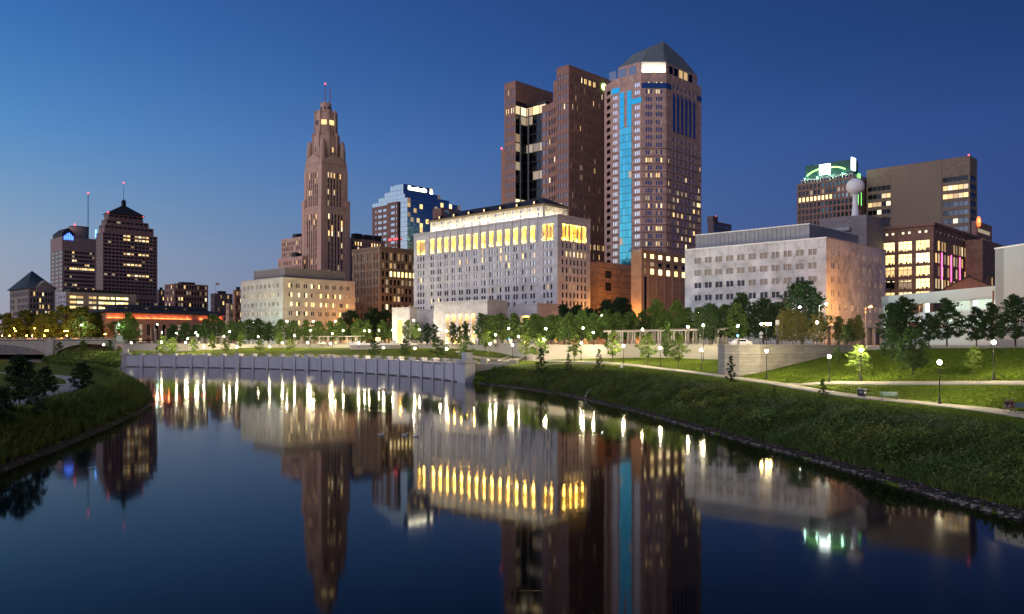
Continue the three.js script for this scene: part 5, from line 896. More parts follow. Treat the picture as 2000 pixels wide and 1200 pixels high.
function trunk(o) {
  const q = [rod([0, -0.4, 0], [rr(-0.1, 0.1) * o.r, o.h0 + 0.4 * (o.h1 - o.h0), 0], o.t, o.t * 0.6, 8)];
  for (let k = 0; k < o.limbs; k++) { const a = rr(0, 6.28), s = o.h0 * 0.85 + (o.h1 - o.h0) * rr(0, 0.35), l = o.r * rr(0.5, 0.85); q.push(rod([0, s, 0], [Math.cos(a) * l, s + (o.h1 - o.h0) * rr(0.2, 0.45), Math.sin(a) * l], o.t * 0.42, o.t * 0.12, 5)); }
  q.push(rod([0, o.h0 + 0.35 * (o.h1 - o.h0), 0], [0, o.h1 * 0.93, 0], o.t * 0.5, o.t * 0.1, 6)); return merge(q);
}
const KINDS = {};
const kind = (name, o, n = 2) => { KINDS[name] = Array.from({ length: n }, () => ({ c: crown(o), t: trunk(o), h: o.h1 + o.clump * 0.5 })); };
seed(201);
kind('street', { h0: 2.2, h1: 10, r: 3.6, leaf: 0.23, clumps: 330, per: 18, clump: 0.55, t: 0.2, limbs: 8, boughs: 34, bough: 0.28 }, 5);
kind('big', { h0: 2.6, h1: 13, r: 6.6, leaf: 0.28, clumps: 560, per: 18, clump: 0.7, t: 0.38, limbs: 11, boughs: 42, bough: 0.25 }, 4);
kind('sapling', { h0: 1.3, h1: 5, r: 1.35, leaf: 0.12, clumps: 130, per: 16, clump: 0.24, t: 0.06, limbs: 8, boughs: 20, bough: 0.30 }, 4);
kind('columnar', { h0: 0.8, h1: 7, r: 1.6, leaf: 0.15, clumps: 240, per: 18, clump: 0.3, t: 0.1, limbs: 5, shape: 'column', boughs: 24, bough: 0.36 }, 2);
kind('cypress', { h0: 0.4, h1: 5, r: 1.35, leaf: 0.10, clumps: 150, per: 16, clump: 0.17, t: 0.06, limbs: 12, shape: 'cone', boughs: 26, bough: 0.20 }, 3);
kind('park', { h0: 1.5, h1: 8, r: 3.0, leaf: 0.15, clumps: 420, per: 20, clump: 0.4, t: 0.15, limbs: 10, boughs: 36, bough: 0.26 }, 4);
kind('birch', { h0: 1.2, h1: 8, r: 2.1, leaf: 0.13, clumps: 240, per: 18, clump: 0.4, t: 0.09, limbs: 6, boughs: 24, bough: 0.30 }, 3);
const TREE_NAME = { street: 'street_tree', big: 'broad_tree', sapling: 'sapling', columnar: 'columnar_tree', cypress: 'cypress_tree', park: 'park_tree', birch: 'birch_tree' };
function tree(k, px, d, h, leaf, label, group, wide = 1, y) {
  const v = pick(KINDS[k]), x = X(px, d), s = h / v.h, t = thing(TREE_NAME[k], label, 'tree', [x, (y ?? groundY(x, d)) - 0.05, -d], rr(0, 6.28), group);
  { const v1 = rr(0.88, 1.14), v2 = rr(0.88, 1.14); t.scale.set(s * wide * v1, s, s * wide * v2); } part('trunk', v.t, k === 'birch' ? M.birchbark : M.bark, t); part('crown', v.c, LEAF[leaf], t); return t;
}
const topH = (py, d, ground = STREET) => Yat(py, d) - ground;
seed(207);
// the belt along the street, from the bridge to the marble office: [column, distance, row of the tree top, kind, leaf]
for (const [px, py] of [[12, 612], [52, 606], [86, 612], [122, 598], [158, 600], [186, 612], [30, 622], [140, 612], [212, 622]]) tree('big', px, rr(560, 575), topH(py, 566), 'mid', 'broad tree lit orange behind the arched bridge', 'trees behind the arched bridge', 1.0, STREET);
tree('big', 252, 500, topH(611, 500), 'fresh', 'broad bright green tree in front of the red lit hall', undefined, 0.85, STREET);
tree('big', 415, 455, topH(615, 455), 'deep', 'broad dark tree at the corner of the red lit hall', undefined, 1.0, STREET);
for (const [px, py, d] of [[338, 634, 470], [362, 630, 460], [385, 634, 465], [452, 626, 440], [470, 628, 440], [486, 624, 436], [505, 622, 440], [524, 630, 435]]) tree('street', px, d, topH(py, d), 'deep', 'belt tree between the bridge and the cream civic block', 'belt trees by the civic block', 1.1, STREET);
for (const [px, py, d] of [[548, 624, 432], [572, 626, 430], [598, 625, 428], [622, 627, 426], [645, 626, 424], [664, 622, 420], [700, 622, 418], [716, 625, 415], [748, 625, 410], [768, 632, 405], [782, 636, 402]]) tree('street', px, d, topH(py, d), 'mid', 'street tree in the belt in front of the cream civic block', 'belt trees before the civic block', 0.85, STREET);
for (const [px, py] of [[684, 606], [728, 602], [752, 606]]) tree('big', px, 440, topH(py, 440), 'dark', 'tall dark tree below the brown gridded office', 'dark trees below the gridded office', 0.8, STREET);
for (const [px, py, d] of [[797, 624, 372], [814, 630, 376]]) tree('street', px, d, topH(py, d), 'mid', 'round street tree before the courthouse side wing', 'trees at the courthouse side wing', 0.8, STREET);
for (const [px, py] of [[834, 632], [848, 633], [884, 629], [897, 637], [909, 628]]) tree('columnar', px, 342, topH(py, 342), 'deep', 'columnar clipped tree before the golden courthouse doorways', 'columnar trees before the courthouse', 0.95, STREET);
for (const [px, py, d] of [[942, 611, 318], [960, 615, 312], [980, 612, 316], [1004, 612, 310], [1027, 620, 306], [1044, 612, 300], [1058, 618, 298], [1076, 614, 292], [1090, 616, 290]]) tree('street', px, d, topH(py, d), 'mid', 'street tree in the belt below the courthouse portico', 'belt trees below the courthouse', 0.95, STREET);
for (const [px, py, d] of [[1102, 596, 330], [1128, 596, 325], [1186, 586, 322], [1212, 582, 318], [1150, 602, 322]]) tree('big', px, d, topH(py, d), 'dark', 'tall dark tree between the courthouse and the orange annex', 'dark trees by the orange annex', 0.72, STREET);
for (const [px, py, d] of [[1112, 612, 280], [1136, 606, 276], [1160, 612, 272], [1184, 606, 270], [1206, 610, 268], [1232, 608, 266], [1256, 606, 262]]) tree('street', px, d, topH(py, d), 'mid', 'street tree in the belt before the orange annex', 'belt trees before the orange annex', 0.95, STREET);
for (const [px, py, d] of [[1282, 584, 262], [1322, 586, 258]]) tree('street', px, d, topH(py, d), 'fresh', 'tall leafy tree before the ribbed tan block', 'trees before the ribbed block', 0.8, STREET);
for (const [px, py, d] of [[1298, 602, 240], [1342, 600, 236], [1366, 600, 232], [1392, 598, 226], [1416, 594, 220], [1440, 592, 212]]) tree('street', px, d, topH(py, d), 'mid', 'street tree in the belt below the marble office', 'belt trees below the marble office', 0.95, STREET);
tree('big', 1568, 206, topH(549, 206), 'dark', 'huge dark spreading tree before the corner of the marble office', undefined, 0.92, STREET);
for (const [px, py] of [[1386, 592], [1448, 572], [1492, 582], [1520, 590]]) tree('big', px, 214, topH(py, 214), 'dark', 'dark spreading tree along the marble office wall', 'dark trees along the marble office', 0.75, STREET);
for (const [px, py, d] of [[1528, 604, 182], [1542, 600, 184], [1556, 604, 181], [1568, 612, 183], [1590, 614, 178], [1604, 610, 184]]) tree('birch', px, d, topH(py, d), 'dry', 'multi-stemmed yellow green birch on the bastion', 'birches on the bastion', 0.95, STREET);
for (const [px, py] of [[1640, 618], [1676, 615], [1662, 622]]) tree('street', px, 206, topH(py, 206), 'dry', 'tree glowing orange under the sodium lamp', 'trees by the sodium lamp', 0.8, STREET);
for (const [px, py, d, wd] of [[1655, 633, 168, 0.9], [1742, 592, 150, 0.95], [1768, 578, 152, 1.05], [1850, 584, 146, 1.1], [1908, 600, 146, 0.9], [1938, 592, 140, 0.9], [1984, 574, 132, 0.95], [1815, 612, 150, 0.8]]) tree('park', px, d, topH(py, d, groundY(X(px, d), d)), 'deep', 'leafy park tree before the parking garage', 'park trees before the garage', wd);
for (const [px, py, d] of [[1782, 640, 118], [1744, 640, 132]]) tree('park', px, d, topH(py, d, groundY(X(px, d), d)), 'deep', 'smaller leafy tree on the slope under the garage trees', 'trees on the grass slope', 0.9);
// lawn trees
for (const [px, py, d] of [[731, 664, 300], [791, 662, 278], [855, 660, 258], [909, 654, 246]]) tree('sapling', px, d, topH(py, d, groundY(X(px, d), d)), 'deep', 'small dark tree on the lawn behind the river wall', 'small trees on the central lawn', 1.35);
for (const [px, py, d] of [[316, 655, 392], [336, 658, 390], [378, 660, 385], [416, 655, 390], [440, 664, 378], [507, 662, 372], [566, 662, 356], [470, 652, 402], [545, 648, 404]]) tree('sapling', px, d, topH(py, d, groundY(X(px, d), d)), 'fresh', 'young tree on the lawn towards the bridge', 'young trees towards the bridge', 1.3);
for (const [px, py, d] of [[1027, 650, 236], [1056, 652, 226], [1122, 650, 216], [1150, 648, 240], [1197, 646, 206], [1265, 650, 190], [1325, 650, 176], [948, 640, 296], [985, 642, 284], [1090, 648, 262]]) tree('sapling', px, d, topH(py, d, groundY(X(px, d), d)), 'fresh', 'young light green tree among the lawn lamps', 'young trees among the lawn lamps', 1.15);
tree('columnar', 1302, 205, topH(628, 205, groundY(X(1302, 205), 205)), 'mid', 'slim conical tree before the ramp wall', undefined, 0.8);
tree('sapling', 1679, onGround(1679, 738), topH(672, onGround(1679, 738), groundY(X(1679, onGround(1679, 738)), onGround(1679, 738))), 'fresh', 'young lit tree right beside a tall lawn lamp', undefined, 1.5);
tree('sapling', 1901, onGround(1901, 733), topH(675, onGround(1901, 733), groundY(X(1901, onGround(1901, 733)), onGround(1901, 733))), 'fresh', 'thin young tree alone on the grass slope', undefined, 1.2);
tree('sapling', 1636, 140, topH(676, 140, groundY(X(1636, 140), 140)), 'mid', 'thin young tree at the end of the bastion wall', undefined, 0.8);
for (const [px, py, d] of [[1057, 678, 196], [1110, 690, 186], [1170, 681, 176]]) tree('cypress', px, d, topH(py, d, groundY(X(px, d), d)), 'dark', 'dark conical tree at the top of the weedy bank', 'conical trees on the bank', 1.15);
tree('cypress', 1428, 126, topH(694, 126, groundY(X(1428, 126), 126)), 'dark', 'spiky dark conifer beside the path below the bastion', undefined, 1.1);
tree('cypress', 1608, 96, topH(738, 96, groundY(X(1608, 96), 96)), 'mid', 'feathery young conifer rising from the weedy bank', undefined, 1.25);
tree('cypress', 1513, 104, topH(752, 104, groundY(X(1513, 104), 104)), 'mid', 'tiny conifer seedling among the weeds', undefined, 1.2);
// far bank bushes by the bridge, and the near dark bank
for (const [px, py, d, lf] of [[116, 668, 486, 'dry'], [162, 664, 470, 'mid'], [186, 684, 452, 'deep'], [232, 676, 440, 'deep'], [214, 664, 470, 'mid']]) tree('columnar', px, d, topH(py, d, groundY(X(px, d), d)), lf, 'small rounded tree on the bank below the arched bridge', 'small trees below the bridge', 1.2);
for (const [px, py, yb, wd] of [[38, 694, 798, 1.0], [88, 716, 776, 1.15], [72, 742, 832, 0.85], [160, 706, 768, 1.15], [2, 756, 838, 0.9]].map((q) => q)) { const d = onGround(px, yb, 50); tree(px === 72 ? 'sapling' : 'park', px, d, topH(py, d, groundY(X(px, d), d)), 'dark', 'dark young tree on the shadowed near bank', 'trees on the near dark bank', wd); }

// weeds and long grass on the banks
function tuft(n, h, spread, lean) { const P = []; for (let k = 0; k < n; k++) { const a = rr(0, 6.28), r = rr(0, spread), x = Math.cos(a) * r, z = Math.sin(a) * r, hh = h * rr(0.55, 1.1), l = rr(0.2, 1) * lean, w = 0.022 * rr(0.8, 1.8), dx = -Math.sin(a) * w, dz = Math.cos(a) * w, mx = x + Math.cos(a) * l * 0.35, mz = z + Math.sin(a) * l * 0.35, tx = x + Math.cos(a) * l, tz = z + Math.sin(a) * l; P.push(x - dx, 0, z - dz, x + dx, 0, z + dz, mx + dx, hh * 0.62, mz + dz, x - dx, 0, z - dz, mx + dx, hh * 0.62, mz + dz, mx - dx, hh * 0.62, mz - dz, mx - dx, hh * 0.62, mz - dz, mx + dx, hh * 0.62, mz + dz, tx, hh, tz); } const g = new THREE.BufferGeometry(); g.setAttribute('position', new THREE.Float32BufferAttribute(P, 3)); g.computeVertexNormals(); return g; }
function weed(n, h, spread, leaf) { const P = []; for (let k = 0; k < n; k++) { const a = rr(0, 6.28), r = spread * Math.sqrt(rnd()), y = h * Math.pow(rnd(), 0.7) * (1 - 0.5 * r / spread), s = leaf * rr(0.6, 1.3), c = new V3(Math.cos(a) * r, y, Math.sin(a) * r), u = new V3(rr(-1, 1), rr(-0.4, 0.9), rr(-1, 1)).normalize(), v = new V3(rr(-1, 1), rr(-1, 1), rr(-1, 1)).cross(u).normalize(), q = (m, o) => [c.x + (u.x * m + v.x * o) * s, Math.max(0, c.y + (u.y * m + v.y * o) * s), c.z + (u.z * m + v.z * o) * s]; P.push(...q(-1, 0), ...q(0, -0.4), ...q(1, 0), ...q(-1, 0), ...q(1, 0), ...q(0, 0.4)); } const g = new THREE.BufferGeometry(); g.setAttribute('position', new THREE.Float32BufferAttribute(P, 3)); g.computeVertexNormals(); return g; }
function scatter(name, label, category, geo, spots, colour, material = M.blade) {
  const m = new THREE.InstancedMesh(geo, material, spots.length), o = new THREE.Object3D(), c = new THREE.Color(); m.name = numbered(name); m.userData = { label, category, kind: 'stuff' };
  spots.forEach(([x, y, d, s, sy], i) => { o.position.set(x, y, -d); o.rotation.set(rr(-0.12, 0.12), rr(0, 6.28), rr(-0.12, 0.12)); o.scale.set(s, s * sy, s); o.updateMatrix(); m.setMatrixAt(i, o.matrix); m.setColorAt(i, colour(c, x, d)); });
  m.castShadow = m.receiveShadow = true; scene.add(m); return m;
}
seed(301);
const bank = (n, x0, x1, d0, d1, tags, s0, s1, f) => { const out = []; let tries = 0; while (out.length < n && tries++ < n * 14) { const d = d0 + (d1 - d0) * Math.pow(rnd(), 1.5), x = rr(x0, x1), [s, t] = shore(x, d); if (s < s0 || s > s1 || !tags.includes(t) || inPlaza(x, d)) continue; const e = f(x, d, s); if (e) out.push([x, land(x, d) - 0.04, d, ...e]); } return out; };
const nearLine = (L, x, d) => { let b = 1e9; for (let i = 1; i < L.length; i++) { const [ax, ay] = L[i - 1], ex = L[i][0] - ax, ey = L[i][1] - ay, t = clamp(((x - ax) * ex + (d - ay) * ey) / (ex * ex + ey * ey), 0, 1); b = Math.min(b, Math.hypot(x - ax - ex * t, d - ay - ey * t)); } return b; };
const wild = (x, d) => fbm(x * 0.16, d * 0.16, 3);
const edge = (x, d) => lerpTable([[50, 15.5], [130, 15], [180, 11.5], [214, 8]], d);
const green = (c, x, d) => { const n = fbm(x * 0.3 + 9, d * 0.3, 3), k = rr(0.75, 1.25); const y = clamp((fbm(x * 0.07 + 31, d * 0.07, 2) - 0.35) * 2, 0, 1); return c.setRGB((0.070 + 0.05 * n + 0.035 * y) * k, (0.115 + 0.05 * n + 0.02 * y) * k, (0.026 + 0.016 * n) * k); };
const pale = (c, x, d) => { const k = rr(0.7, 1.3); return c.setRGB(0.22 * k, 0.24 * k, 0.13 * k); };
scatter('bank_grass', 'long dark grass on the weedy bank below the path', 'grass', tuft(16, 0.55, 0.24, 0.36), bank(30000, -14, 48, 30, 216, 'R', 1.6, 17, (x, d, s) => (s < edge(x, d) + 0.8 * (wild(x * 3, d * 3) - 0.5) ? [rr(0.7, 1.25) * (1 + d / 300), rr(0.6, 1.25)] : null)), green);
scatter('bank_weeds', 'bushy weeds on the bank below the path', 'weeds', weed(46, 1.15, 0.55, 0.13), bank(13000, -14, 48, 34, 214, 'R', 2.6, 15, (x, d, s) => { const n = wild(x, d); return s < edge(x, d) - 0.8 && n > 0.36 ? [Math.min(rr(0.7, 1.2) + 1.6 * Math.max(0, n - 0.45), 0.55 + 0.16 * (edge(x, d) - s)), rr(0.65, 1.1)] : null; }), green);
scatter('bank_shrubs', 'rounded leafy shrubs scattered over the bank below the path', 'shrubs', weed(220, 1.7, 1.0, 0.11), bank(2500, -14, 48, 36, 214, 'R', 2.6, 15, (x, d, s) => { const n = wild(x * 1.4 + 20, d * 1.4 + 50); const e = edge(x, d); return s < e - 3.4 && n > 0.46 ? [Math.min(rr(0.5, 0.85) + 3 * (n - 0.46), 0.55 + 0.11 * (e - 3.4 - s)), rr(0.75, 1.2)] : null; }), (c, x, d) => { green(c, x, d); const k = rr(0.55, 1.5); return c.setRGB(c.r * k * rr(0.9, 1.3), c.g * k, c.b * k); });
scatter('seeding_weeds', 'pale seeding weeds dotted over the bank below the path', 'weeds', weed(70, 1.45, 0.5, 0.07), bank(4200, -14, 48, 34, 214, 'R', 3.5, 15, (x, d, s) => (s < edge(x, d) - 3 && wild(x * 1.6 + 70, d * 1.6) > 0.55 ? [rr(0.6, 1.0), rr(0.8, 1.2)] : null)), pale);
scatter('bank_grass', 'long dark grass along the shadowed near bank', 'grass', tuft(16, 0.8, 0.22, 0.5), bank(17000, -190, -34, 36, 300, 'L', 0.9, 9, (x, d, s) => (s < 6.5 + 3 * (wild(x, d) - 0.5) ? [rr(0.8, 1.3) * (1 + d / 300), rr(0.6, 1.2)] : null)), green);
scatter('bank_weeds', 'bushy weeds along the shadowed near bank', 'weeds', weed(46, 1.0, 0.55, 0.13), bank(4200, -190, -34, 40, 300, 'L', 1.6, 6.5, (x, d) => (wild(x, d) > 0.46 ? [rr(0.6, 1.3), rr(0.6, 1.2)] : null)), green);
scatter('bank_scrub', 'bushy scrub on the bank between river wall and bridge', 'weeds', weed(60, 1.6, 0.9, 0.26), bank(5200, -300, -168, 368, 520, 'B', 1, 26, () => [rr(0.8, 1.6), rr(0.7, 1.3)]), green);
scatter('lawn_grass', 'short mown grass on the lawn beside the path', 'grass', tuft(12, 0.10, 0.20, 0.08), bank(70000, 18, 100, 58, 190, 'R', 16, 62, (x, d, s) => (s > edge(x, d) - 0.5 && nearLine(PATH, x, d) > 1.9 && nearLine(CROSS, x, d) > 1.15 ? [rr(0.8, 1.4), rr(0.7, 1.2)] : null)), (c) => { const k = rr(0.7, 1.2); return c.setRGB(0.098 * k, 0.148 * k, 0.020 * k); });
{ // stones at the water's edge
  const g = new THREE.IcosahedronGeometry(0.16, 1), p = g.attributes.position; for (let i = 0; i < p.count; i++) { const k = 0.75 + 0.5 * hash2(Math.round(p.getX(i) * 90), Math.round(p.getY(i) * 90 + p.getZ(i) * 47)); p.setXYZ(i, p.getX(i) * k, p.getY(i) * k * 0.7, p.getZ(i) * k); } g.computeVertexNormals();
  const rocky = (c) => { const k = rr(0.5, 1.3); return c.setRGB(0.16 * k, 0.14 * k, 0.115 * k); };
  const rock = mat(1, 1, 1, { roughness: 0.95 });
  scatter('bank_stones', 'loose grey stones at the foot of the weedy bank', 'stones', g, bank(7000, -12, 40, 30, 214, 'R', -0.4, 2.4, () => [rr(0.3, 1.2), rr(0.6, 1.2)]), rocky, rock);
  scatter('bank_stones', 'loose grey stones at the foot of the shadowed near bank', 'stones', g, bank(3000, -150, -34, 40, 280, 'L', -0.4, 1.6, () => [rr(0.3, 0.95), rr(0.6, 1.1)]), rocky, rock);
}

// ------------------------------------------------------------------ lamps
const LAMP = {};
const lathe = (pts, n = 14) => new THREE.LatheGeometry(pts.map((p) => new THREE.Vector2(...p)), n);
{
  const globe = lathe([[0.001, 0], [0.10, 0.01], [0.19, 0.10], [0.235, 0.24], [0.21, 0.38], [0.13, 0.455], [0.001, 0.48]]);
  LAMP.globe = globe; LAMP.foot = lathe([[0.001, 0], [0.26, 0], [0.26, 0.14], [0.16, 0.22], [0.13, 0.7], [0.09, 0.85]], 12);
  LAMP.cap = lathe([[0.24, 0], [0.16, 0.09], [0.05, 0.14], [0.03, 0.3], [0.001, 0.34]], 12); LAMP.fitter = lathe([[0.05, -0.3], [0.09, -0.12], [0.15, -0.02], [0.12, 0.0], [0.001, 0.0]], 12);
  LAMP.pole = new THREE.CylinderGeometry(0.055, 0.075, 1, 10).translate(0, 0.5, 0);
}
const LIGHTC = { white: [1, 0.84, 0.52], cool: [0.86, 1, 0.80], sodium: [1, 0.40, 0.07], mint: [0.62, 1, 0.86] };
const EMIT = { white: glow(640, 520, 300), cool: glow(420, 500, 390), sodium: glow(460, 130, 10), mint: glow(240, 460, 360), lantern: glow(340, 215, 62) };
function post(px, py, d, tone, power, label, group, opts = {}) {   // px, py: column and row of the lamp head
  const x = X(px, d), gy = opts.ground ?? groundY(x, d), h = Math.max(2.2, Yat(py, d) - gy - 0.24), t = thing(opts.name || 'lamp_post', label, 'lamp', [x, gy, -d], 0, group);
  const p = part('pole', LAMP.pole, M.black, t); p.scale.set(1, h - 0.2, 1); part('foot', LAMP.foot, M.black, t);
  const heads = opts.heads || [[0, 0]];
  for (const [ox, oy] of heads) {
    const hd = new THREE.Group(); hd.name = 'lamp_head'; hd.position.set(ox, h + oy, 0); t.add(hd);
    part('fitter', LAMP.fitter, M.black, hd); part('globe', LAMP.globe, EMIT[opts.emit || tone], hd); part('cap', LAMP.cap, M.black, hd).position.y = 0.46;
    if (ox) part('bracket', rod([-ox, -0.35, 0], [0, -0.25, 0], 0.035, 0.03), M.black, hd);
    const l = new THREE.PointLight(C(...LIGHTC[tone]), 4.6 * power / heads.length, 0, 2); l.position.set(0, 0.24, 0); l.castShadow = true; l.shadow.radius = 9; hd.add(l);
  }
  return t;
}
function street(px, py, d, tone, power, label, group) {            // tall street light with an outreach arm
  const x = X(px, d), gy = groundY(x, d), h = Yat(py, d) - gy, t = thing('street_light', label, 'street light', [x, gy, -d], 0, group);
  part('pole', rod([-1.6, 0, 0], [-1.6, h - 0.3, 0], 0.11, 0.07, 8), M.metal, t); part('arm', rod([-1.6, h - 0.4, 0], [0, h + 0.1, 0], 0.05, 0.04), M.metal, t);
  part('lamp_housing', new RoundedBoxGeometry(0.46, 0.14, 0.3, 2, 0.05).translate(0, h + 0.17, 0), M.metal, t); part('lamp_lens', new THREE.SphereGeometry(0.23, 12, 10).scale(1, 0.9, 0.9).translate(0, h, 0), EMIT[tone], t);
  const l = new THREE.PointLight(C(...LIGHTC[tone]), 1.6 * power, 0, 2); l.position.set(0, h, 0); l.castShadow = true; l.shadow.radius = 9; t.add(l); return t;
}
seed(401);
{
  const wallD = (px) => { let best = null; const k = (px - 1000) / FOC; for (let i = 1; i < SHORE.length; i++) { const a = SHORE[i - 1], b = SHORE[i]; if (a[2] !== 'W') continue; const fa = a[0] - k * a[1], fb = b[0] - k * b[1]; if (fa * fb <= 0) { const t = fa / (fa - fb); best = a[1] + (b[1] - a[1]) * t; } } return best; };
  for (const [px, py, o] of [[398, 678, 9], [462, 678, 9], [526, 678, 9], [749, 680, 9], [810, 681, 9], [872, 682, 9]]) post(px, py, (wallD(px) ?? 360) + o, 'white', 95, 'low black lamp post with white globe just behind the river wall', 'promenade lamps behind the river wall');
  for (const [px, py, o] of [[551, 670, 19], [601, 670, 17], [645, 671, 16], [700, 670, 17]]) post(px, py, wallD(px) + o, 'white', 110, 'tall black lamp post at the foot of the central lawn', 'lamps at the foot of the central lawn');
  for (const [px, py, d] of [[957, 672, 236], [1001, 674, 226]]) post(px, py, d, 'white', 110, 'black lamp post beside the steps near the tall stone pillar', 'lamps beside the promenade steps');
  for (const [px, py, d] of [[315, 669, 384], [362, 669, 380], [366, 662, 392], [256, 670, 400], [202, 674, 440]]) post(px, py, d, 'white', 110, 'black lamp post by the twin steps towards the bridge', 'lamps by the twin steps');
  for (const [px, py, d] of [[316, 650, 424], [344, 651, 420], [382, 650, 424], [386, 655, 418], [437, 657, 408], [448, 648, 418], [504, 658, 400], [575, 656, 392], [606, 646, 410], [649, 652, 394], [670, 646, 404]]) post(px, py, d, 'white', 130, 'street level lamp post above the lawn between bridge and terrace', 'street lamps above the lawn', { ground: Math.max(groundY(X(px, d), d), 8.2) });
  for (const [px, py, d] of [[712, 646.6, 398], [721, 646.6, 398], [740, 646, 394], [767, 646, 388], [819, 644.5, 372], [860, 644, 352], [872, 646.6, 346], [926, 648, 322]]) post(px, py, d, 'white', 18, 'lamp post on the courthouse terrace', 'lamps on the courthouse terrace', { ground: STREET });
  for (const [px, py, d] of [[968, 654, 296], [994, 642, 300], [1013, 658, 272], [1066, 642, 276], [1062, 664, 226], [1159, 650, 242], [1139, 641, 260], [1255, 644, 218], [1344, 639, 206], [1374, 636, 196]]) post(px, py, d, 'white', 48, 'lamp post among the belt trees behind the ramp wall', 'lamps among the belt trees', { ground: d > 236 ? STREET - 0.6 : undefined });
  for (const [px, py, yb] of [[1135, 671, 705], [1218, 676, 711], [1290, 680, 717], [1370, 684, 723]]) post(px, py, onGround(px, yb, 80), 'white', 64, 'lawn lamp post along the path before the ramp wall', 'lawn lamps before the ramp wall');
  post(1497.5, 686, onGround(1497.5, 741), 'white', 52, 'black lawn lamp post in front of the bastion wall');
  post(1620, 697, onGround(1620, 748), 'white', 50, 'black lawn lamp post at the cross path');
  post(1682, 684, onGround(1682, 744), 'white', 50, 'black lawn lamp post beside the young lit tree');
  post(1835.5, 708, onGround(1835.5, 791), 'white', 46, 'tall black lawn lamp post on the lawn beyond the bench');
  post(1941.5, 669, onGround(1941.5, 743), 'white', 46, 'tall black lawn lamp post high on the grass slope');
  post(1441, 637.5, 188, 'white', 95, 'lamp post glowing inside a tree by the blue light', undefined, { ground: STREET });
  post(1497, 633, 166, 'white', 70, 'three-headed lantern post on the bastion', undefined, { ground: STREET, heads: [[-0.95, 0], [0.05, 0.02], [0.75, 0]], emit: 'lantern' });
  post(1596, 630, 168, 'white', 60, 'single lantern post among the birches', undefined, { ground: STREET, emit: 'lantern' });
  for (const [px, py] of [[27, 642], [30, 647], [67, 642], [88, 646], [93, 646], [126, 647], [131, 647], [205, 653]]) post(px, py, 532, 'sodium', 150, 'sodium lamp post on the arched bridge', 'sodium lamps on the bridge', { ground: Yat(664, 524) });
  for (const px of [3, 18, 51, 62, 86, 130]) post(px, 656, 540, 'sodium', 60, 'low sodium lamp on the far parapet of the bridge', 'low sodium lamps on the bridge', { ground: Yat(664, 524) });
  street(159, 635, 552, 'cool', 300, 'white street light above the end of the bridge');
  for (const [px, py, d] of [[232, 635, 500], [307, 634, 480], [403, 634, 470]]) street(px, py, d, 'mint', 260, 'greenish street light in front of the red lit hall', 'street lights before the red hall');
  street(496, 631, 452, 'mint', 800, 'greenish street light shining on the cream civic block');
  street(808, 626, 366, 'white', 120, 'street light before the courthouse side wing');
  street(1176, 616, 275, 'cool', 200, 'greenish street light in the belt before the orange annex');
  street(1120, 642, 285, 'cool', 80, 'small white street light between the belt trees');
  street(1363, 611, 240, 'cool', 120, 'white street light below the marble office trees');
  street(1563, 600, 192, 'cool', 170, 'greenish street light above the birches');
  street(1614, 594, 192, 'cool', 190, 'greenish street light at the end of the dark spreading tree');
  street(1701.5, 599, 238, 'sodium', 1700, 'sodium street light shining on the side of the marble office');
  street(1812, 595, 168, 'sodium', 200, 'sodium street light before the parking garage');
  for (const [px, py, d, p] of [[1180, 622, 392, 900], [1222, 626, 396, 1100], [1285, 618, 362, 1100], [1325, 618, 350, 800]]) street(px, py, d, 'sodium', p, 'sodium street light behind the trees by the orange annex', 'sodium lights by the annex');
  for (const [px, py, d] of [[700, 628, 486], [735, 628, 490], [770, 630, 478]]) street(px, py, d, 'sodium', 750, 'sodium street light behind the dark trees below the gridded office', 'sodium lights below the gridded office');
  for (const [px, py, d] of [[560, 628, 446], [612, 628, 446], [655, 628, 452]]) street(px, py, d, 'white', 260, 'warm street light before the cream civic block', 'street lights before the civic block');
}
// ------------------------------------------------------------------ small things
seed(501);
function bench(label, px, d, turn) {
  const x = X(px, d), t = thing('park_bench', label, 'bench', [x, groundY(x, d) + 0.08, -d], turn), slat = bx(1.9, 0.035, 0.085), green = mat(0.045, 0.10, 0.095, { roughness: 0.5 });
  for (let k = 0; k < 5; k++) { const m = part('seat_slat', slat, green, t); m.position.set(0, 0.44, -0.2 + k * 0.1); } for (let k = 0; k < 5; k++) { const m = part('back_slat', slat, green, t); m.position.set(0, 0.53 + k * 0.09, -0.27 - k * 0.025); m.rotation.x = 1.3; }
  for (const s of [-0.8, 0.8]) part('leg_frame', merge([rod([s, 0, 0.28], [s, 0.43, 0.1], 0.03, 0.03), rod([s, 0, -0.4], [s, 0.46, -0.15], 0.03, 0.03), rod([s, 0.43, 0.22], [s, 0.43, -0.26], 0.03, 0.03), rod([s, 0.43, -0.24], [s, 0.95, -0.38], 0.03, 0.025), rod([s, 0.43, 0.22], [s, 0.66, 0.2], 0.022, 0.022), rod([s, 0.66, 0.2], [s, 0.66, -0.3], 0.024, 0.024)]), M.black, t);
  return t;
}
const BENCHD = onGround(1738, 783); bench('empty dark green park bench on the grass beside the path', 1738, BENCHD, -0.2);
const BD = onGround(1985, 807); const seatX = X(1989, BD); bench('dark green park bench with two people sitting on it', 1993, BD, -0.62);
function bin(label, px, d) { const x = X(px, d), t = thing('litter_bin', label, 'bin', [x, groundY(x, d), -d], 0, 'litter bins by the path'); part('body', lathe([[0.001, 0], [0.25, 0], [0.3, 0.1], [0.31, 0.9], [0.001, 0.9]], 16), M.black, t); part('lid', lathe([[0.33, 0.9], [0.33, 0.97], [0.24, 1.08], [0.001, 1.12]], 16), M.metal, t); part('notice', bx(0.2, 0.16, 0.02, 0.02, 0.55, 0.31), M.white, t); }
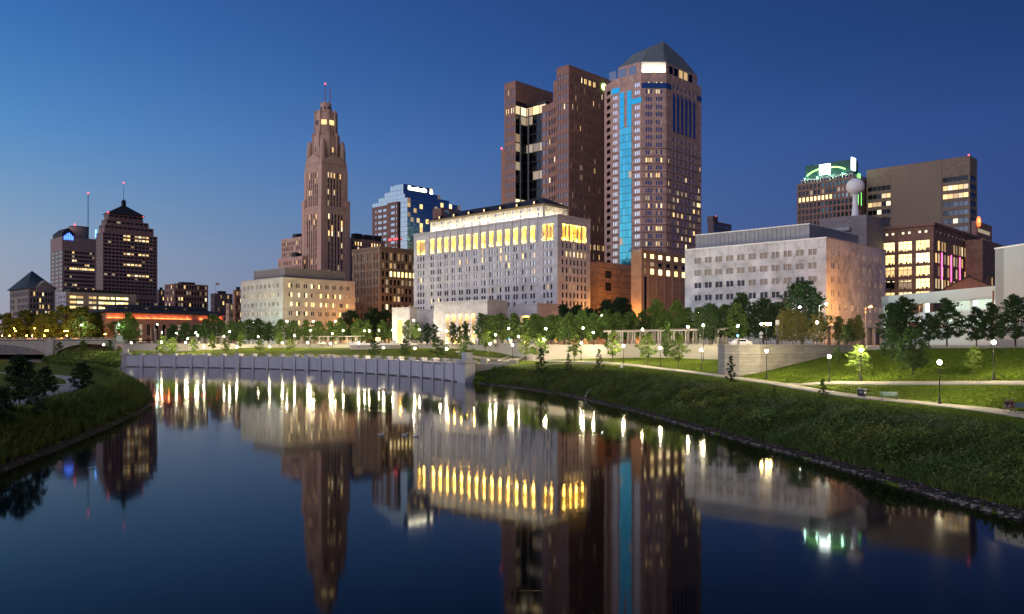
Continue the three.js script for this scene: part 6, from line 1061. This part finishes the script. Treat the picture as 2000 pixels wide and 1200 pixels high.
bin('black litter bin of the pair by the path', 1679.5, onGround(1680, 775)); bin('black litter bin of the pair by the path', 1688, onGround(1688, 776));
function bin2(px, d, label) { const x = X(px, d), t = thing('litter_bin', label, 'bin', [x, groundY(x, d) + 0.1, -d], 0, 'promenade litter bins'); part('body', lathe([[0.001, 0], [0.28, 0], [0.33, 0.9], [0.001, 0.9]], 14), M.black, t); part('lid', lathe([[0.34, 0.9], [0.3, 1.0], [0.001, 1.1]], 14), M.metal, t); }
for (const [px, d] of [[926, 222], [931, 222.6], [586, 336], [697, 312]]) bin2(px, d, 'dark litter bin on the promenade');
{ const d = 118, x = X(1214, 172), t = thing('notice_board', 'small white notice on a stake in the weedy bank', 'sign', [X(1214, 168), groundY(X(1214, 168), 168), -168]); part('stake', bx(0.08, 1.3, 0.08, 0, 0.65, 0), M.metal, t); part('notice', bx(0.5, 0.62, 0.04, 0, 1.3, 0.05), M.white, t); }
{ const D = onGround(1166, 771, 80), x = X(1166, D), t = thing('outfall', 'sloping concrete drain outfall low in the weedy bank', 'drain', [x, groundY(x, D) - 0.5, -D], -0.5); t.scale.setScalar(0.62); part('headwall', bx(4.2, 2.4, 0.5, 0, 1.1, 0), M.concrete, t); for (const s of [-1, 1]) part('wing_wall', new THREE.ExtrudeGeometry(new THREE.Shape([[0, 0], [3.2, 0], [3.2, 0.5], [0, 2.3]].map((p) => new THREE.Vector2(...p))), { depth: 0.4, bevelEnabled: false }).rotateY(-Math.PI / 2).translate(s * 2.1, 0, 0.2), M.concrete, t); }
{ const d = 176, x = X(1441, d), t = thing('emergency_phone', 'emergency phone pillar with a bright blue lamp on the bastion', 'emergency phone', [x, STREET, -d]); part('pillar', cyl(0.14, 0.16, 2.0, 0, 0, 0, 12), M.metal, t); part('blue_lamp', new THREE.SphereGeometry(0.2, 12, 10).translate(0, 2.2, 0), glow(0.8, 4.5, 22), t); const l = new THREE.PointLight(C(0.1, 0.3, 1), 22); l.position.set(0, 2.2, 0); l.castShadow = true; l.shadow.radius = 8; t.add(l);
  const t2 = thing('emergency_phone', 'emergency phone pillar with a blue lamp between the belt trees', 'emergency phone', [X(994, 288), STREET - 0.6, -288]); part('pillar', cyl(0.14, 0.16, 2.6, 0, 0, 0, 12), M.metal, t2); part('blue_lamp', new THREE.SphereGeometry(0.22, 12, 10).translate(0, 2.8, 0), glow(0.5, 2.5, 14), t2); }
{ const d = 160, x = X(1487, d), t = thing('crossing_sign', 'white diamond warning sign with a plate below, on the bastion', 'sign', [x, STREET, -d]); part('post', cyl(0.035, 0.035, 2.6, 0, 0, -0.05, 8), M.metal, t); part('diamond_plate', bx(0.6, 0.6, 0.03).rotateZ(Math.PI / 4).translate(0, 2.45, 0), M.white, t); part('arrow_mark', merge([bx(0.07, 0.3, 0.02, 0, 2.4, 0.025), new THREE.ConeGeometry(0.12, 0.16, 3).scale(1, 1, 0.15).translate(0, 2.6, 0.025)]), M.black, t); part('lower_plate', bx(0.45, 0.3, 0.03, 0, 1.75, 0), M.white, t);
  const b = thing('banner_post', 'dark post with a small white box at the bastion railing', 'post', [X(1518, 158), STREET, -158]); part('pole', cyl(0.14, 0.16, 4.9, 0, 0, 0, 10), M.black, b); part('sign_box', bx(0.6, 0.85, 0.3, 0.05, 4.5, 0.1), M.white, b); }
{ const d = 296, t = thing('orange_kiosk_sign', 'small glowing orange street kiosk sign between the trees', 'sign', [X(1086, d), STREET, -d]); part('panel', new RoundedBoxGeometry(1.0, 1.8, 0.3, 2, 0.1).translate(0, 1.9, 0), glow(2.2, 0.9, 0.15), t); part('post', cyl(0.1, 0.1, 1.1, 0, 0, 0, 8), M.iron, t); const d2 = 402, t2 = thing('orange_kiosk_sign', 'glowing amber lit panel under the terrace trees', 'sign', [X(738, d2), STREET, -d2]); part('panel', bx(2.2, 2.6, 0.3, 0, 2.3, 0), glow(2, 0.85, 0.12), t2); part('post', cyl(0.15, 0.15, 1.2, 0, 0, 0, 8), M.iron, t2); }
// parked cars glimpsed on the bridge and street
function car(label, px, d, y, turn, paint, group) {
  const t = thing('parked_car', label, 'car', [X(px, d), y, -d], turn, group), s = new THREE.Shape([[-2.2, 0.35], [-2.25, 0.75], [-1.5, 0.92], [-0.9, 1.4], [0.75, 1.42], [1.45, 0.95], [2.15, 0.82], [2.25, 0.4]].map((p) => new THREE.Vector2(...p)));
  part('body', new THREE.ExtrudeGeometry(s, { depth: 1.5, bevelEnabled: true, bevelSize: 0.1, bevelThickness: 0.12, bevelSegments: 2 }).translate(0, 0, -0.75), paint, t); part('side_window', bx(1.9, 0.36, 1.78, -0.1, 1.15, 0), M.glassdark, t);
  for (const [x, z] of [[-1.35, 0.75], [1.35, 0.75], [-1.35, -0.75], [1.35, -0.75]]) part('wheel', new THREE.CylinderGeometry(0.33, 0.33, 0.22, 16).rotateX(Math.PI / 2).translate(x, 0.33, z), M.black, t);
}
for (const [px, k] of [[116, 0], [62, 1], [145, 0]]) car(k ? 'white car crossing the arched bridge' : 'yellow car crossing the arched bridge', px, 534, Yat(664, 524), 0, mat(...(k ? [0.6, 0.6, 0.6] : [0.5, 0.33, 0.06]), { roughness: 0.3 }), 'cars on the bridge');
for (const px of [628, 770, 800, 945]) car('car parked along the courthouse street', px, 404, STREET, -0.6, mat(0.35, 0.34, 0.33, { roughness: 0.3 }), 'cars along the street');
car('white car parked on the bastion by the blue light', 1447, 181, STREET, 0.1, mat(0.7, 0.7, 0.68, { roughness: 0.3 }));

// ------------------------------------------------------------------ people: one continuous body each
function bodyGeo(bones, size, res, origin) {
  const mc = new MarchingCubes(res, new THREE.MeshBasicMaterial(), false, false, 400000); mc.isolation = 0; const h = size / 2;
  const seg = bones.map(([a, b, ra, rb]) => ({ a, b, ra, rb, d: [b[0] - a[0], b[1] - a[1], b[2] - a[2]] }));
  for (let z = 0; z < res; z++) for (let y = 0; y < res; y++) for (let x = 0; x < res; x++) {
    const p = [origin[0] + (x / res * 2 - 1) * h, origin[1] + (y / res * 2 - 1) * h, origin[2] + (z / res * 2 - 1) * h]; let acc = 0; const K = 42;
    for (const s of seg) { const w = [p[0] - s.a[0], p[1] - s.a[1], p[2] - s.a[2]], dd = s.d[0] ** 2 + s.d[1] ** 2 + s.d[2] ** 2, t = clamp((w[0] * s.d[0] + w[1] * s.d[1] + w[2] * s.d[2]) / (dd || 1), 0, 1); const q = Math.hypot(w[0] - s.d[0] * t, w[1] - s.d[1] * t, w[2] - s.d[2] * t) - (s.ra + (s.rb - s.ra) * t); acc += Math.exp(-K * q); }
    mc.field[x + y * res + z * res * res] = Math.log(acc) / K;
  }
  mc.update(); const n = mc.count, P = new Float32Array(n * 3), N = new Float32Array(n * 3);
  for (let i = 0; i < n; i++) for (let k = 0; k < 3; k++) { P[i * 3 + k] = mc.positionArray[i * 3 + k] * h + origin[k]; N[i * 3 + k] = mc.normalArray[i * 3 + k]; }
  const g = new THREE.BufferGeometry(); g.setAttribute('position', new THREE.BufferAttribute(P, 3)); g.computeVertexNormals(); return g;
}
function hand(wr, dir, bones) { for (let k = 0; k < 4; k++) { const o = (k - 1.5) * 0.021, l = [0.085, 0.1, 0.095, 0.075][k], a = [wr[0] + o + dir[0] * 0.07, wr[1] + dir[1] * 0.07, wr[2] + dir[2] * 0.07], m = [a[0] + dir[0] * l * 0.6, a[1] + dir[1] * l * 0.6, a[2] + dir[2] * l * 0.6]; bones.push([a, m, 0.011, 0.01], [m, [m[0] + dir[0] * l * 0.3, m[1] - l * 0.35, m[2] + dir[2] * l * 0.3], 0.01, 0.009]); } bones.push([wr, [wr[0] + dir[0] * 0.08, wr[1] + dir[1] * 0.08, wr[2] + dir[2] * 0.08], 0.03, 0.036], [[wr[0] + 0.03, wr[1], wr[2] + dir[2] * 0.03], [wr[0] + 0.062, wr[1], wr[2] + dir[2] * 0.09], 0.013, 0.01]); }
function seated(lean, headTurn) {
  const b = [], hip = 0.53, sh = [0, 1.0, 0.02 + lean];
  b.push([[0, hip, -0.05], [0, 0.78, -0.08 + lean * 0.4], 0.135, 0.125], [[0, 0.78, -0.08 + lean * 0.4], [0, 0.97, -0.05 + lean * 0.8], 0.13, 0.125], [[-0.15, 0.99, -0.05 + lean], [0.15, 0.99, -0.05 + lean], 0.075, 0.075], [[0, 1.0, -0.04 + lean], [0, 1.12, -0.01 + lean], 0.055, 0.05]);
  b.push([[0, 1.2, 0.02 + lean], [headTurn * 0.03, 1.25, 0.03 + lean], 0.085, 0.092], [[headTurn * 0.03, 1.15, 0.06 + lean], [headTurn * 0.03, 1.18, 0.06 + lean], 0.05, 0.06], [[headTurn * 0.09, 1.2, 0.13 + lean], [headTurn * 0.09, 1.185, 0.15 + lean], 0.014, 0.016]);
  for (const s of [-1, 1]) {
    b.push([[s * 0.09, hip - 0.01, -0.02], [s * 0.15, 0.52, 0.40], 0.092, 0.062], [[s * 0.15, 0.52, 0.40], [s * 0.17, 0.1, 0.44], 0.058, 0.04], [[s * 0.17, 0.06, 0.42], [s * 0.18, 0.04, 0.58], 0.045, 0.036], [[s * 0.095, 1.2, 0.02 + lean], [s * 0.098, 1.22, 0.02 + lean], 0.022, 0.024]);
    const e = [s * 0.24, 0.76, 0.06 + lean], w = [s * 0.12, 0.66, 0.27]; b.push([[s * 0.19, 0.98, -0.04 + lean], e, 0.052, 0.042], [e, w, 0.042, 0.028]); hand(w, [-s * 0.25, -0.25, 0.93], b);
  }
  return b;
}
{
  const skin = mat(0.28, 0.16, 0.11, { roughness: 0.6 }), geoA = bodyGeo(seated(0.12, -1), 1.5, 96, [0, 0.66, 0.16]), geoB = bodyGeo(seated(0.02, 1), 1.5, 96, [0, 0.66, 0.16]);
  const shell = (g, test, grow) => { const P = [], p = g.attributes.position, n = g.attributes.normal; for (let i = 0; i < p.count; i += 3) { let ok = true; for (let k = 0; k < 3; k++) ok = ok && test(p.getX(i + k), p.getY(i + k), p.getZ(i + k)); if (ok) for (let k = 0; k < 3; k++) P.push(p.getX(i + k) + n.getX(i + k) * grow, p.getY(i + k) + n.getY(i + k) * grow, p.getZ(i + k) + n.getZ(i + k) * grow); } const o = new THREE.BufferGeometry(); o.setAttribute('position', new THREE.Float32BufferAttribute(P, 3)); o.computeVertexNormals(); return o; };
  const person = (label, g, lean, top, trousers, hair, x, y, z, turn, long, socks, group) => {
    const t = thing('person', label, 'person', [x, y, z], turn, group); part('body', g, skin, t);
    part('shirt', shell(g, (a, b, c) => b > 0.56 && b < 1.06 && c < 0.16 + lean && !(Math.abs(a) > 0.2 && b < 0.85), 0.012), top, t); part('shorts', shell(g, (a, b, c) => b < 0.66 && b > 0.44 && c < (socks ? 0.28 : 0.45) && Math.abs(a) < 0.24, 0.014), trousers, t);
    part('hair', merge([new THREE.SphereGeometry(0.105, 16, 12, 0, 6.3, 0, 1.75).rotateX(-0.45).translate(0, 1.245, 0.005 + lean), ...(long ? [new THREE.SphereGeometry(0.1, 12, 10).scale(0.9, 1.7, 0.5).translate(0, 1.1, -0.08 + lean)] : [])]), hair, t);
    const eye = mat(0.02, 0.02, 0.02); for (const s of [-1, 1]) { part('eye', new THREE.SphereGeometry(0.012, 8, 6).translate(s * 0.034, 1.215, 0.118 + lean), eye, t); part('shoe', new RoundedBoxGeometry(0.1, 0.09, 0.27, 2, 0.03).translate(s * 0.176, 0.045, 0.5), socks ? M.black : trousers, t); if (socks) part('sock', cyl(0.05, 0.048, 0.12, s * 0.17, 0.09, 0.44, 12), M.white, t); }
    part('mouth', bx(0.04, 0.008, 0.01, 0, 1.155, 0.115 + lean), mat(0.2, 0.06, 0.05), t);
  };
  const black = mat(0.015, 0.015, 0.017), maroon = mat(0.11, 0.03, 0.025), tanm = mat(0.16, 0.10, 0.05), hairm = mat(0.012, 0.009, 0.008), gy = groundY(seatX, BD) + 0.08;
  const at = (px) => X(px, BD);
  person('person in black shirt, shorts and white socks sitting forward on the bench', geoA, 0.12, black, black, hairm, at(1966), gy, -BD + 0.15, -0.62, false, true);
  person('person in maroon top leaning back on the bench', geoB, 0.02, maroon, mat(0.03, 0.03, 0.04), hairm, at(1979.5), gy, -BD - 0.3, -0.3, true, false);
  for (const [px, d, m] of [[627, 320, maroon], [630, 321, black], [632, 320.4, tanm], [699, 310, black]]) person('small figure sitting on the promenade seat wall', geoB, 0.02, m, black, hairm, X(px, d), groundY(X(px, d), d) + 0.25, -d, -0.4, false, false, 'people on the promenade');
}
{ // ducks on the water
  const g = merge([new THREE.SphereGeometry(0.22, 12, 8).scale(1.5, 0.6, 0.8).translate(0, 0.06, 0), new THREE.SphereGeometry(0.09, 10, 8).translate(0.3, 0.3, 0), rod([0.22, 0.08, 0], [0.3, 0.3, 0], 0.07, 0.05), new THREE.ConeGeometry(0.035, 0.12, 6).rotateZ(-Math.PI / 2).translate(0.42, 0.29, 0)]), w = mat(0.5, 0.48, 0.45);
  for (const [px, py] of [[744, 850], [812, 853], [790, 851]]) { const d = 16400 / (py - HOR); const m = single('duck', g, w, 'small pale duck on the open water', 'duck', 'ducks on the water'); m.position.set(X(px, d), 0, -d); m.rotation.y = rr(-0.5, 0.5); }
}
{ // look-alikes in a row are told apart by counting from something one can find
  const FROM = { 'trees behind the arched bridge': 'the bridge pylon|-', 'belt trees by the civic block': 'the bridge', 'belt trees before the civic block': 'the bridge', 'dark trees below the gridded office': 'the bridge', 'columnar trees before the courthouse': 'the bridge', 'belt trees below the courthouse': 'the portico', 'dark trees by the orange annex': 'the courthouse', 'belt trees before the orange annex': 'the courthouse', 'belt trees below the marble office': 'the ribbed block', 'dark trees along the marble office': 'the ribbed block', 'birches on the bastion': 'the bastion corner', 'park trees before the garage': 'the bastion', 'small trees on the central lawn': 'the terrace', 'young trees towards the bridge': 'the bridge', 'young trees among the lawn lamps': 'the river wall', 'conical trees on the bank': 'the river wall', 'small trees below the bridge': 'the bridge pier', 'promenade lamps behind the river wall': 'the bridge', 'lamps at the foot of the central lawn': 'the bridge', 'lamps by the twin steps': 'the bridge', 'street lamps above the lawn': 'the bridge', 'lamps on the courthouse terrace': 'the bridge', 'lamps among the belt trees': 'the portico', 'lawn lamps before the ramp wall': 'the bastion|-', 'sodium lamps on the bridge': 'the bridge pylon|-', 'low sodium lamps on the bridge': 'the bridge pylon|-', 'street lights before the red hall': 'the bridge', 'sodium lights by the annex': 'the courthouse', 'sodium lights below the gridded office': 'the bridge', 'street lights before the civic block': 'the bridge', 'trees by the sodium lamp': 'the bastion', 'trees before the ribbed block': 'the courthouse', 'trees at the courthouse side wing': 'the bridge', 'promenade litter bins': 'the bridge', 'cars along the street': 'the bridge', 'lamps beside the promenade steps': 'the tall pillar', 'litter bins by the path': 'the empty bench|-', 'trees on the grass slope': 'the bastion', 'trees on the near dark bank': 'the river bend|-', 'people on the promenade': 'the bridge' };
  const ORD = ['first', 'second', 'third', 'fourth', 'fifth', 'sixth', 'seventh', 'eighth', 'ninth', 'tenth', 'eleventh', 'twelfth'], rows = new Map();
  for (const o of scene.children) if (FROM[o.userData.group]) { const k = o.userData.group; if (!rows.has(k)) rows.set(k, []); rows.get(k).push(o); }
  for (const [k, list] of rows) { const [what, back] = FROM[k].split('|'); list.sort((a, b) => a.position.x / -a.position.z - b.position.x / -b.position.z); if (back) list.reverse(); list.forEach((o, i) => { o.userData.label += ', ' + ORD[i] + ' from ' + what; }); }
}
renderer.render(scene, camera);
